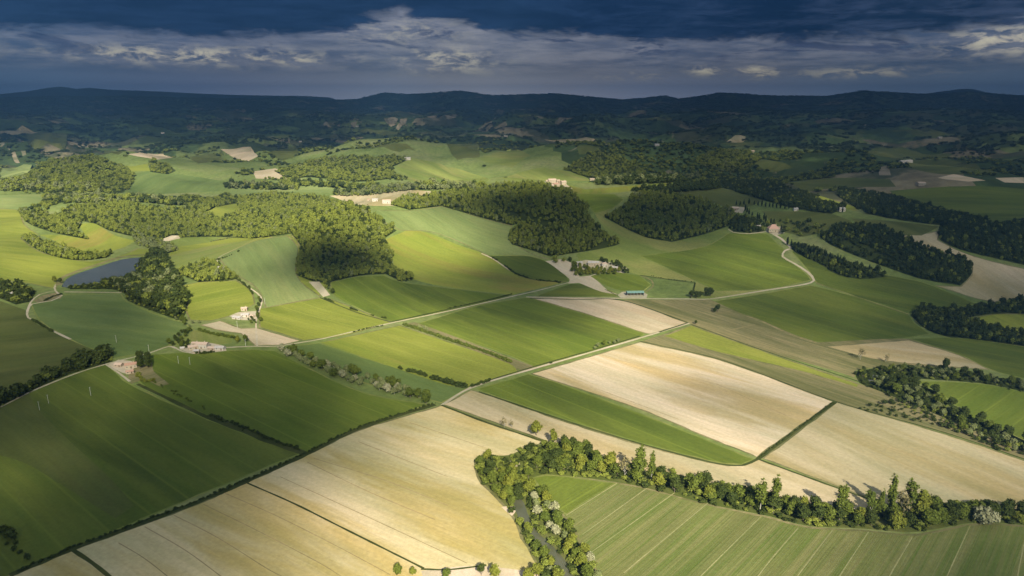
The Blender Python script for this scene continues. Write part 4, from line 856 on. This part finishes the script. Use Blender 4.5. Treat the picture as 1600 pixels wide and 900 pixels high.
WL = {  # label by first point of the traced outline
 (30,330): 'dark scrub wood on the left meadow below the small pale clearing', (32,371): 'long leaf-shaped thicket lying in the bright left meadow', (85,335): 'large sunlit wood spreading from the left meadows over the central knoll',
 (275,425): 'small wood with a white roof above the round bright field', (610,320): 'big dark wood on the hill behind the yellow field', (795,370): 'rounded wood on the hill above the hill farm buildings',
 (945,340): 'dark wood filling the hollow left of the pink villa', (1138,356): 'patch of garden wood beside the pink villa', (1281,370): 'long dark wood on the slope right of the winding lane',
 (1232,385): 'bushy strip under the cypress row below the villa', (1465,361): 'dark wood at the right edge above the tan slope', (1310,295): 'long wedge of dark wood behind the olive pasture',
 (28,284): 'rounded sunlit wood on the far left hill', (430,268): 'sunlit wood over the far central hill', (232,253): 'small sunlit thicket beside the far bluish pasture', (880,262): 'mottled wood on the shaded hill beyond the village', (1085,250): 'dim wood under the pale hamlet on the far right hill', (1140,286): 'dark wood behind the ridge of cypresses', (1422,492): 'tree-lined stream wood left of the small bright field at the right edge'}
skipw = {(235,398), (-60,438), (-60,652), (1336,584)}; si = 0
shadeset = {(1281,370), (1465,361), (1310,295), (1140,286), (1138,356), (1232,385), (1422,492)}  # shaded woods, given mostly the darkened canopies
for (kind, pts, row), (k2, poly) in zip(F, FIELDW):
    if kind != 'floor': continue
    key = pts[0]; si += 1
    if key in skipw: X, Y = jitter(poly, 5.0, si); canopy('undergrowth', 'low dark bushes growing under the trees near ' + {(235,398): 'the pond', (-60,438): 'the lonely white house', (-60,652): 'the left road', (1336,584): 'the curling stream'}[key], 'undergrowth', X, Y, np.full(len(X), .55), np.full(len(X), .42), [9, 10, 0], si); continue
    R = np.hypot(*poly.mean(0)); sp = max(4.0, R * .0031); X, Y = jitter(poly, sp, si)
    # leave out what stands inside clearings and roads laid over the wood
    keep = np.ones(len(X), bool); idx = [i for i, w in enumerate(FIELDW) if w[1] is poly][0]
    for (k3, p3) in FIELDW[idx + 1:]: 
        if k3 != 'floor': keep &= ~inside(p3, X, Y)
    gap = np.sin(X / 17 + 2 * np.sin(Y / 31)) + np.sin(Y / 23 + 2 * np.sin(X / 41)); keep &= ~((gap > 1.55) & (np.random.RandomState(si).rand(len(X)) < .75))
    X, Y = X[keep], Y[keep]; s = sp / 5.6
    canopy('woodland', WL.get(key, 'wood'), 'wood', X, Y, np.full(len(X), s * 1.02), np.full(len(X), max(1.0, s * .85)), [4, 5, 6, 9, 10, 0, 4, 9] if key in shadeset else [0, 1, 2, 3, 0, 1, 2, 3, 0, 1, 2, 10, 9, 4, 7], si)
def belt_stuff(pts, label, picks, sp=None, s=1., seed=0, name='tree_belt'):
    poly = place(smooth_line(pts, True)); R = np.hypot(*poly.mean(0)); sp = sp or max(5.6, R * .0040); X, Y = jitter(poly, sp, seed + 300)
    if len(X): canopy(name, label, 'tree belt', X, Y, np.full(len(X), sp / 5.6 * s), np.full(len(X), sp / 5.6 * s), picks, seed)
bank = [p for p in FIELDW if p[0] == 'bank'][0][1]; X, Y = jitter(bank, 3.6, 700); kk = (Y < 620) & ~inside(river, X, Y); rn_ = np.random.RandomState(3).rand(len(X)) < .62; kk &= rn_
canopy('undergrowth', 'low green scrub along the river under the tree belt', 'undergrowth', X[kk], Y[kk], np.full(kk.sum(), .72), np.full(kk.sum(), .52), [9, 10, 0, 1], 5)
belt_stuff([(208,374),(222,372),(250,378),(282,390),(262,396),(232,388),(214,384)], 'silvery bushes at the upper right bank of the pond meadow', [7, 8, 0], 6, 1.0, 1)
belt_stuff([(66,310),(90,306),(150,310),(230,312),(290,318),(285,322),(220,317),(140,318),(70,316)], 'mixed tree belt crossing the far left fields', [0, 4, 7, 1, 5], None, 1.25, 2)
belt_stuff([(0,284),(60,286),(120,290),(165,294),(150,300),(80,298),(0,300)], 'pale river trees below the far lit wood', [0, 7, 5, 1], None, 1.2, 3)
belt_stuff([(350,288),(420,289),(462,292),(470,298),(420,297),(352,295)], 'tree belt behind the left far pasture', [4, 7, 0, 5], None, 1.2, 4)
belt_stuff([(440,284),(500,285),(560,290),(595,296),(560,297),(500,293),(445,291)], 'upper tree belt behind the far stubble field', [0, 1, 4], None, 1.25, 5)
belt_stuff([(520,303),(560,300),(610,293),(650,290),(760,292),(758,299),(650,297),(612,302),(560,307),(525,307)], 'pale-trunked tree belt bending round the far stubble field', [0, 7, 8, 4, 1], None, 1.3, 6)
belt_stuff([(930,283),(990,280),(1050,276),(1095,276),(1090,284),(1010,288),(935,290)], 'belt of bare trees beyond the hill village', [4, 7, 5], None, 1.2, 7)
belt_stuff([(985,300),(1040,293),(1100,288),(1150,284),(1145,293),(1090,299),(1030,303)], 'dark tree belt beyond the hollow wood', [4, 5, 6], None, 1.2, 8)
belt_stuff([(1180,352),(1240,345),(1290,352),(1300,362),(1270,372),(1225,366)], 'scattered olive bushes on the slope above the villa lane', [4, 5, 0], 13, .45, 9, 'shrubs')
belt_stuff([(505,440),(515,440),(520,456),(525,466),(514,458)], 'small bushes at the lower tip of the knoll wood', [0, 9], 6, .8, 10)
belt_stuff([(625,437),(645,434),(640,441),(622,441)], 'round bushes at the right tip of the knoll wood', [9, 0], 6, .8, 11)
belt_stuff([(852,408),(890,407),(893,412),(880,411),(858,411)], 'bushes along the upper rim of the farm yard', [9, 0], 9, .7, 12)
belt_stuff([(940,407),(960,410),(982,420),(984,428),(976,424),(958,415),(938,409)], 'dark bushes wrapping the right side of the farm yard', [9, 10], 6, .9, 13)
belt_stuff([(1340,640),(1400,622),(1500,672),(1570,702),(1560,706),(1480,672)], 'low scrub at the foot of the curling wood', [10, 5], 6, .4, 14, 'undergrowth')
belt_stuff([(0,820),(22,838),(42,866),(50,872),(40,880),(20,862),(0,852)], 'dark bushes in the ditch at the lower left edge', [9, 10], 5, .8, 15)
belt_stuff([(1395,575),(1420,572),(1500,580),(1560,592),(1560,596),(1480,588),(1400,580)], 'bushes behind the upper arm of the curling wood', [5, 9, 7], 6, .6, 16, 'undergrowth')
for a_ in POSTG: grove(*a_)
# far countryside woods
def far_woods():
    edges = [1650, 2100, 2700, 3500, 4600, 6000, 8000, 10500, 13600]; fields = [p for k, p in FIELDW if k != 'floor' and np.hypot(*p.mean(0)) > 1100]; floors = [p for k, p in FIELDW if k == 'floor']
    for i, (a, b) in enumerate(zip(edges[:-1], edges[1:])):
        sp = a * .0052; W_ = b * .86; n = int(2 * W_ * (b - a * .75) / sp ** 2)
        rn = np.random.RandomState(50 + i); X = rn.uniform(-W_, W_, n); Y = rn.uniform(a * .72, b, n); R = np.hypot(X, Y); k = (R > a) & (R <= b) & (np.abs(X) < Y * .92); X, Y, R = X[k], Y[k], R[k]
        m = 0; 
        for j, (an, L, p) in enumerate(WAV): m = m + np.sin((X * math.cos(an * 1.7) + Y * math.sin(an * 1.7) * 1.5) * 2 * PI / (L * .62) + p * 2 + 1.5 * np.sin((X * math.sin(an) - Y * math.cos(an)) * 2 * PI / L))
        fr = np.zeros(len(X)); 
        for j, (an, L, p) in enumerate(FIN): fr = fr + np.sin((X * math.cos(an) + Y * math.sin(an)) * 2 * PI / (L * .55) + 3 * p)
        k = (m + .5 * fr) > np.interp(R, [1600, 3000, 6500, 9000, 11000], [1.3, .45, -.1, -1.2, -9]) + 2.2 * sstep((.05 - X / Y) / .2) * sstep((3300 - R) / 500); X, Y = X[k], Y[k]
        k = np.ones(len(X), bool)
        for p in fields: k &= ~inside(p, X, Y)
        for p in floors: k &= ~inside(p, X, Y)
        X, Y = X[k], Y[k]; s = sp / 5.6
        if len(X): canopy('woodland', 'band of dark woods and hedged thickets on the rolling country, %d of 8 counted outward' % (i + 1) if False else FARL[i], 'woods', X, Y, np.full(len(X), s * .8), np.full(len(X), max(1.0, s * np.interp(a, [3000, 8000], [.45, .2]))), [4, 5, 6] if i > 2 else [4, 5, 6, 0, 1, 2], 80 + i)
FARL = ['scattered woods just beyond the sunlit hills', 'woods in the first shaded valleys past the sunlit hills', 'woods around the shaded fields of the middle distance', 'dark woods on the rolling slopes of the middle distance',
        'dark woods around the pale eroded cliffs', 'continuous blue-dark woods below the skyline ridge', 'blue-dark woods at the foot of the skyline ridge', 'blue-dark woods covering the skyline ridge']
far_woods()
# ------------------------------------------------------------------ hedgerows: each a single clipped or grown line
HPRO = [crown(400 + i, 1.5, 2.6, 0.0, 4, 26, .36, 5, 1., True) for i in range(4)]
def hedge(line, step, hm, label, mat, seed, wid=1.2, skip=0.):
    rn = np.random.RandomState(seed); q = place(smooth_line(line, False, corner=70)); d = np.r_[0, np.cumsum(np.hypot(*np.diff(q, axis=0).T))]; s = np.arange(0, d[-1], step); V_, F_, S_ = [], [], []; off = 0; nz = np.interp(s, np.linspace(0, d[-1], 12), rn.rand(12))
    for i, a in enumerate(s):
        if nz[i] < skip: continue
        x = np.interp(a, d, q[:, 0]) + rn.normal() * wid * .5; y = np.interp(a, d, q[:, 1]) + rn.normal() * wid * .5; v, f_, sh = HPRO[rn.randint(4)]; k = hm / 2.6 * rn.uniform(.6, 1.25); th = rn.uniform(0, 6.28); c, s_ = math.cos(th), math.sin(th)
        v2 = np.column_stack([(v[:, 0] * c - v[:, 1] * s_) * k * 1.1 + x, (v[:, 0] * s_ + v[:, 1] * c) * k * 1.1 + y, v[:, 2] * k + gz(x, y) - .15]); V_.append(v2); F_.append(f_ + off); S_.append(np.clip(sh + rn.uniform(-.15, .15), 0, 1)); off += len(v)
    me = mesh_np('hedgerow', np.vstack(V_), np.vstack(F_), [mat], False, {'v': ('FACE', 'FLOAT', np.concatenate(S_))}); o = link('hedgerow', me); o['label'] = label; o['category'] = 'hedge'
hedge([(30,892),(115,855),(300,786),(385,750),(480,707),(560,668),(680,630)], 1.7, 1.5, 'long low dark hedge between the green crops and the great ploughed field', L_DARK, 1, 1.2)
hedge([(632,508),(700,531),(760,551),(800,567)], 1.6, 3.0, 'bushy hedge dividing the two green fields above the crossroads', L_MID, 2, 1.0)
hedge([(655,513),(668,516)], 2.0, 4.0, 'silvery bush cluster at the upper end of the dividing hedge', L_PALE, 3, 1.2)
hedge([(638,580),(650,582),(665,588)], 1.6, 3.4, 'short dark hedge piece on the blue-green strip, left of the longer one', L_DARK, 4)
hedge([(675,591),(700,599),(728,606)], 1.6, 4.0, 'dark hedge piece ending at the crossroads', L_DARK, 5)
hedge([(624,576),(628,578)], 1.6, 2.6, 'single dark bush on the edge of the blue-green strip', L_DARK, 6, .4)
hedge([(738,604),(765,595)], 1.7, 2.6, 'short hedge along the dirt road just right of the crossroads', L_DARK, 7)
hedge([(860,568),(862,567)], 1.5, 2.6, 'small dark bush beside the straight dirt road', L_DARK, 8, .3)
hedge([(500,464),(530,476),(570,490),(604,498)], 2.2, 2.4, 'broken hedge running down from the knoll wood to the road', L_DARK, 9, .8, .3)
hedge([(1188,714),(1245,671),(1303,629)], 2.4, 1.3, 'low hedge between the cream field and the tan field', L_DARK, 10, .7)
hedge([(330,648),(400,677),(470,704)], 1.8, 1.8, 'dark hedge between two shaded green fields at lower left', L_DARK, 11, 2.2)
hedge([(230,592),(270,612),(320,640)], 3.2, 1.6, 'patchy hedge running from the brick farmhouse into the green crops', L_MID, 12, 1.5, .35)
hedge([(552,519),(580,512),(600,509)], 2.2, 1.8, 'low bushes on the upper side of the road below the sunlit crop', L_DARK, 13, .8)
hedge([(700,482),(760,470),(800,460)], 2.6, 1.5, 'low hedge on the upper side of the road left of the farm junction', L_DARK, 14, .8)
hedge([(770,403),(790,416),(805,428),(835,437),(872,441)], 3.0, 2.4, 'thin dark hedge curving under the yellow slope', L_DARK, 15, .8, .2)
hedge([(873,442),(877,441)], 2, 3.4, 'dark bush at the end of the curving hedge by the road', L_DARK, 16, .6)
hedge([(50,500),(70,511),(82,519)], 2.2, 2.6, 'bushes along the left dirt lane below the pond', L_DARK, 17, 1.)
hedge([(70,470),(85,463),(98,460)], 2.4, 2.4, 'bushes between the two bends of the left lane', L_DARK, 18, 1.)
hedge([(345,440),(370,436),(388,450),(396,460)], 2.6, 2.6, 'bushes along the lane above the round bright field', L_DARK, 19, 1.)
hedge([(318,408),(345,405),(375,392)], 3.4, 2.2, 'dotted bushes beside the lane climbing past the blue-green field', L_DARK, 20, 1., .3)
hedge([(330,378),(360,372),(400,363)], 3.0, 3.0, 'silvery bushes along the track below the big sunlit wood', L_PALE, 21, 1.5)
hedge([(310,516),(340,524),(365,528)], 2.0, 2.8, 'bushy strip along the lower side of the small tan plot', L_MID, 22, 1.6)
hedge([(1018,431),(1040,436),(1086,441),(1084,456)], 4.0, 1.2, 'thin hedge line crossing the pasture behind the barn', L_DARK, 23, .5, .2)
hedge([(345,523),(368,529)], 2.2, 2.2, 'bushes right of the strip under the small tan plot', L_DARK, 24, 1.)
hedge([(213,584),(220,592),(232,596),(240,594)], 1.8, 2.4, 'garden bushes in front of the brick farmhouse grove', L_LIGHT, 25, 1.8)
hedge([(306,552),(318,553),(336,550)], 1.8, 2.2, 'garden bushes along the front of the white farm complex', L_DARK, 26, 1.2)
# ------------------------------------------------------------------ buildings
def box(x0, x1, y0, y1, z0, z1):
    v = [(x, y, z) for z in (z0, z1) for (x, y) in ((x0, y0), (x1, y0), (x1, y1), (x0, y1))]
    return v, [(3, 2, 1, 0), (4, 5, 6, 7), (0, 1, 5, 4), (1, 2, 6, 5), (2, 3, 7, 6), (3, 0, 4, 7)]
def pym(name, parts, mat, parent=None):
    V_, F_ = [], []
    for v, f_ in parts: o_ = len(V_); V_ += list(v); F_ += [tuple(i + o_ for i in q) for q in f_]
    me = bpy.data.meshes.new(name); me.from_pydata(V_, [], F_); me.materials.append(mat); me.update(); return link(name, me, parent)
CREAM = simple_mat('cream_plaster', (.42,.36,.25), (.34,.28,.20), .8, .9, .1, .3); WHITE = simple_mat('white_plaster', (.48,.44,.36), (.40,.36,.29), .8); STONE = simple_mat('stone_wall', (.40,.33,.24), (.30,.24,.17), 1.4, .9, .1, .5)
TILE = simple_mat('clay_roof_tiles', (.44,.27,.19), (.34,.20,.14), 1.6, .85, .15, .6); TILEP = simple_mat('weathered_roof_tiles', (.52,.40,.31), (.42,.31,.23), 1.6, .85, .15, .6); SHEETW = simple_mat('pale_sheet_roof', (.44,.41,.37), (.34,.31,.27), .7, .5, .4)
TEAL = simple_mat('green_sheet_roof', (.13,.24,.20), (.17,.28,.24), .5, .5, .4); GLASS = simple_mat('dark_window', (.03,.035,.04), (.05,.05,.055), 2., .2, .5); TIMBER = simple_mat('timber_door', (.16,.10,.06), (.11,.07,.04), 2.); STEEL = simple_mat('grey_steel', (.30,.30,.29), (.22,.22,.21), 2., .6)
POLE = simple_mat('weathered_concrete', (.55,.54,.50), (.45,.44,.40), 2.)
def house(name, label, cat, px, py, w, d, h, ang, wall, roof, rt_='gable', rise=None, chim=True, win=True):
    w *= .80; d *= .80; h *= .75; x, y = place([(px, py)])[0]; z = gz(x, y); r = bpy.data.objects.new(name, None); col.objects.link(r); r.location = (x, y, z); r.rotation_euler = (0, 0, math.radians(ang)); r['label'] = label; r['category'] = cat
    rise = rise if rise is not None else d * .2; a, b = w / 2, d / 2; o_ = .35; th = .22
    if rt_ == 'hip':
        pym('wall', [box(-a, a, -b, b, -1.2, h)], wall, r); k = min(b, a) * .9
        v = [(-a-o_, -b-o_, h+.003), (a+o_, -b-o_, h+.003), (a+o_, b+o_, h+.003), (-a-o_, b+o_, h+.003), (-a-o_, -b-o_, h+th), (a+o_, -b-o_, h+th), (a+o_, b+o_, h+th), (-a-o_, b+o_, h+th), (-a+k, 0, h+th+rise), (a-k, 0, h+th+rise)]
        rf = pym('roof', [(v, [(3,2,1,0), (0,1,5,4), (1,2,6,5), (2,3,7,6), (3,0,4,7), (4,5,9,8), (5,6,9), (6,7,8,9), (7,4,8)])], roof, r)
    elif rt_ == 'flat':
        pym('wall', [box(-a, a, -b, b, -1.2, h)], wall, r); rf = pym('roof', [box(-a-.2, a+.2, -b-.2, b+.2, h+.003, h+.35)], roof, r)
    else:
        v = [(-a,-b,-1.2),(a,-b,-1.2),(a,b,-1.2),(-a,b,-1.2),(-a,-b,h),(a,-b,h),(a,b,h),(-a,b,h),(-a,0,h+rise),(a,0,h+rise)]
        pym('wall', [(v, [(3,2,1,0),(0,1,5,4),(2,3,7,6),(1,2,6,9,5),(3,0,4,8,7)])], wall, r); e = o_ * rise / b; c = .02
        v = [(-a-o_,-b-o_,h-e+c),(a+o_,-b-o_,h-e+c),(a+o_,0,h+rise+c),(-a-o_,0,h+rise+c),(a+o_,b+o_,h-e+c),(-a-o_,b+o_,h-e+c)]; v += [(p[0], p[1], p[2]+th) for p in v]
        rf = pym('roof', [(v, [(3,2,1,0),(5,4,2,3),(6,7,8,9),(9,8,10,11),(0,1,7,6),(4,5,11,10),(1,2,8,7),(2,4,10,8),(3,0,6,9),(5,3,9,11)])], roof, r)
    if chim: pym('chimney', [box(a*.4, a*.4+.8, -.4, .4, h+rise*.4, h+rise+1.1), box(a*.4-.12, a*.4+.92, -.52, .52, h+rise+1.103, h+rise+1.28)], wall, rf)
    if win:
        n = max(2, int(w / 3.4)); rows = [1.1] + ([3.9] if h > 5 else [])
        for zz in rows:
            for i in range(n):
                cx = -a + (i + .5) * w / n
                if zz < 2 and i == n // 2: pym('door', [box(cx-.6, cx+.6, -b-.06, -b+.05, -.2, 2.1)], TIMBER, r); continue
                fr = pym('window', [box(cx-.55, cx+.55, -b-.05, -b+.05, zz, zz+1.3)], WHITE, r); pym('pane', [box(cx-.42, cx+.42, -b-.08, -b-.03, zz+.12, zz+1.18)], GLASS, fr)
    return r
house('farmhouse', 'large pale stone farmhouse with pinkish tiled roof, centre of the roadside farm complex', 'house', 317, 543, 15, 9, 6.2, -4, WHITE, TILEP)
house('farmhouse', 'low cream wing with weathered roof, left of the big pale farmhouse by the road', 'house', 302, 545, 12, 7, 4.0, 30, CREAM, TILEP)
house('farmhouse', 'small yellow-cream annex in front of the big pale farmhouse', 'house', 307, 551, 7, 5, 3.4, 10, CREAM, SHEETW, 'gable', 1., False)
house('farmhouse', 'narrow upper wing behind the left end of the big pale farmhouse', 'house', 306, 540, 9, 5, 4.6, -4, CREAM, TILEP)
house('stable', 'long low building with dull tiles joining the big farmhouse to the white shed', 'stable', 331, 546, 9, 6, 3.0, -4, STONE, TILEP, 'gable', None, False)
house('farm_shed', 'long white shed with pale roof at the right end of the roadside farm', 'shed', 344, 546, 12, 7, 3.4, -4, WHITE, SHEETW, 'gable', 1.4, False)
house('greenhouse', 'tiny pale green tunnel shed in the bushes left of the roadside farm', 'shed', 285, 545, 5, 3, 1.8, 20, SHEETW, SHEETW, 'gable', .9, False, False)
house('farmhouse', 'brick-pink farmhouse with long sloping roof beside the dark grove', 'house', 205, 574, 13, 8, 5.0, 28, CREAM, TILE)
house('farmhouse', 'lower front wing of the brick-pink farmhouse, lit cream wall', 'house', 203, 583, 8, 5, 3.0, 28, CREAM, TILE, 'gable', None, False)
house('farm_shed', 'round-topped shed with dark openings left of the brick-pink farmhouse', 'shed', 186, 572, 9, 6, 3.0, -6, STONE, TILEP, 'gable', 1.2, False)
house('farm_shed', 'long white-roofed shed beside the small tan plot', 'shed', 371, 498, 14, 7, 3.0, -18, WHITE, SHEETW, 'gable', 1.3, False)
house('farm_shed', 'second white-roofed shed joined right of the long one by the tan plot', 'shed', 383, 494, 11, 7, 3.0, 10, WHITE, SHEETW, 'gable', 1.3, False)
house('farmhouse', 'small cream house with dark window behind the white-roofed sheds', 'house', 382, 485, 9, 6, 4.6, 8, CREAM, TILEP)
house('farmhouse', 'little pale house among bushes beside the lane right of the white sheds', 'house', 394, 496, 6, 5, 3.2, -20, CREAM, TILEP)
house('farmhouse', 'lonely white house in the dark wood at the left edge', 'house', 18, 463, 9, 7, 6.0, 10, WHITE, SHEETW, 'hip')
house('farmhouse', 'white-roofed house on the wood edge above the round bright field', 'house', 343, 421, 12, 8, 4.2, -14, WHITE, SHEETW)
house('farm_shed', 'small white shed in the trees left of the lane house', 'shed', 315, 416, 6, 4, 3, 10, WHITE, SHEETW, 'gable', 1, False)
house('farmhouse', 'white-roofed building at the left end of the hill farm', 'house', 905, 414, 11, 8, 5.5, 6, WHITE, SHEETW)
house('farmhouse', 'largest long pale building in the middle of the hill farm', 'house', 927, 414, 20, 10, 5.5, -3, CREAM, SHEETW, 'gable', 2)
house('farmhouse', 'square pale building with hipped roof right of the largest hill farm building', 'house', 944, 416, 10, 9, 6.0, 10, WHITE, TILEP, 'hip')
house('farm_shed', 'low tan shed at the right end of the hill farm', 'shed', 959, 420, 15, 7, 3.4, -14, CREAM, SHEETW, 'gable', 1.2, False)
house('villa', 'villa with pink hipped tile roof and pale walls on the hilltop drive', 'villa', 1208, 361, 19, 15, 5.5, -6, CREAM, simple_mat('pink_roof_tiles', (.46,.29,.22), (.38,.23,.17), 1.6), 'hip', 6)
house('farmhouse', 'small white house in the villa garden', 'house', 1186, 356, 8, 6, 4, -20, WHITE, SHEETW)
house('farmhouse', 'ruined cream farmhouse at the top of the cypress row', 'house', 1147, 328, 16, 9, 4.5, 10, STONE, TILEP)
house('farmhouse', 'white house at the end of the yellow strip on the right', 'house', 1314, 330, 13, 9, 6, 10, WHITE, SHEETW)
house('farmhouse', 'white house on the dark wood edge right of the ridge cypresses', 'house', 1243, 329, 8, 6, 4.5, 0, WHITE, SHEETW)
for i, (px, py, w, hh, wl, rf_, lb) in enumerate([(849.5,288.3,9,5,WHITE,SHEETW,'little white house left of the hilltop village'),(856.5,287.5,9,9,CREAM,TILEP,'narrow tall house at the left end of the hilltop village'),(862.5,287.5,16,11,CREAM,TILEP,'biggest tower-like house of the hilltop village'),
   (872,287,7,9,CREAM,TILEP,'slim house right of the biggest village house'),(875.5,288,7,7,CREAM,TILE,'small house between the slim one and the right-hand village house'),(880,288.5,11,8,CREAM,TILEP,'right-hand house of the hilltop village'),
   (861,292,10,5,WHITE,TILEP,'low white house below the biggest village house'),(868,291,14,6,CREAM,TILE,'red-roofed long house on the village slope')]):
    house('village_house', lb, 'house', px, py, w * 1.15, w * .8, hh, -8 + i * 7, wl, rf_, 'gable')
for (px, py, w, wl, rf_, lb) in [(586,314.5,12,WHITE,SHEETW,'white farm building on the far stubble field, left of its neighbour'),(604,317,18,WHITE,TILEP,'long pale farm building on the far stubble field near the wood tip'),(576,313.5,9,CREAM,TILE,'small red-roofed hut on the far stubble field'),
   (925,281.5,16,CREAM,TILEP,'cream house alone right of the hilltop village'),(637,250,22,WHITE,SHEETW,'white house at the crest of the lit far slope'),(790,215,26,WHITE,SHEETW,'white house in the shaded middle distance near the central ridge'),(395,187,34,WHITE,SHEETW,'white farm far off below the left ridge'),
   (1468,219,30,WHITE,SHEETW,'white farm far off in the right shade'),(1160,234.5,24,CREAM,TILEP,'pale hamlet house on the lit far hill at right'),(1175,237.5,20,CREAM,TILEP,'second pale hamlet house right of the first on the far hill'),(913,214.5,18,CREAM,TILEP,'farmhouse on top of the tan far ridge'),
   (1026,229,18,WHITE,SHEETW,'white speck of a house on the far middle slope'),(503,221,22,WHITE,SHEETW,'white house in the dark left valley'),(470,227,20,WHITE,SHEETW,'smaller white house left in the dark valley'),(558,197,26,WHITE,SHEETW,'white house near the pale cliffs'),
   (1411,255,26,WHITE,SHEETW,'white farm between the shaded right fields'),(1420,253.5,22,WHITE,SHEETW,'second white farm building right of the first in the shade'),(255,213,26,WHITE,SHEETW,'white house in the far left woods'),(1350,195,34,WHITE,SHEETW,'pale house in the far right plain'),(1438,290,22,CREAM,TILEP,'pale farm at the foot of the dark green right hill')]:
    house('farmhouse', lb, 'house', px, py, w, w * .6, max(5, w * .3), 10, wl, rf_, 'gable', None, False)
# the open barn with the green roof
x, y = place([(992, 461)])[0]; z = gz(x, y); b_ = bpy.data.objects.new('barn', None); col.objects.link(b_); b_.location = (x, y, z); b_.rotation_euler = (0, 0, math.radians(3)); b_['label'] = 'open-sided barn with long green sheet roof on its pale gravel yard'; b_['category'] = 'barn'
a, b, h, rs_ = 11.5, 5.5, 4.2, 1.5
v = [(-a,-b,h),(a,-b,h),(a,0,h+rs_),(-a,0,h+rs_),(a,b,h),(-a,b,h)]; v += [(p[0], p[1], p[2]+.18) for p in v]
pym('roof', [(v, [(3,2,1,0),(5,4,2,3),(6,7,8,9),(9,8,10,11),(0,1,7,6),(4,5,11,10),(1,2,8,7),(2,4,10,8),(3,0,6,9),(5,3,9,11)])], TEAL, b_)
pym('wall', [box(-a+.4, a-.4, b-.7, b-.5, -.5, h), box(a-.6, a-.4, -b+.5, b-.703, -.5, h)], STEEL, b_)
for i in range(6): pym('post', [box(-a+.5+i*4.3, -a+.8+i*4.3, -b+.5, -b+.8, -.5, h+.05)], STEEL, b_)
pym('hay_stack', [box(-a+3+i*2.6, -a+5.3+i*2.6, 1.2, 4.4, 0, 1.6 + (i % 3) * .5) for i in range(7)], simple_mat('straw', (.40,.32,.16), (.32,.25,.11), 3.), None).parent = b_
# utility poles
PL = [(297,570,'in front of the white farm complex'),(279,568,'left of the bright pole before the white farm'),(142,618,'in the shaded green field nearest the brick farmhouse'),(62,641,'at the upper left corner of the shaded green field'),(76,630,'small and dark, right of the corner pole'),
      (233,550,'beside the lane above the brick farmhouse'),(182,535,'in the blue-green field left of the farm lane'),(371,512,'on the edge of the small tan plot'),(414,475,'beside the lane above the white-roofed farm'),(384,541,'beside the road at the rounded tree')]
pp = None
for (px, py, lb) in PL:
    x, y = place([(px, py)])[0]
    if pp is None:
        pp = bpy.data.objects.new('utility_pole', None); v1, f1 = tube([(0,0,-.5),(0,0,4),(0,0,8.2)], .17, .11, 8); pp_m = mesh_np('pole', v1, f1, [POLE], True); kids = [bpy.data.objects.new('pole', pp_m)]
        me = bpy.data.meshes.new('crossarm'); v, f_ = box(-.9, .9, -.13, -.115 + .02 + .0, 7.5, 7.62); v, f_ = box(-.9, .9, -.22, -.12, 7.5, 7.62); me.from_pydata(v, [], f_); me.materials.append(STEEL); kids.append(bpy.data.objects.new('crossarm', me)); o_ = pp
    else: o_ = pp.copy()
    col.objects.link(o_)
    for kd in kids: c_ = kd if o_ is pp else kd.copy(); col.objects.link(c_); c_.parent = o_
    o_.location = (x, y, gz(x, y)); o_.rotation_euler = (0, 0, .5); o_['label'] = 'pale utility pole ' + lb; o_['category'] = 'pole'; o_['group'] = 'utility poles'
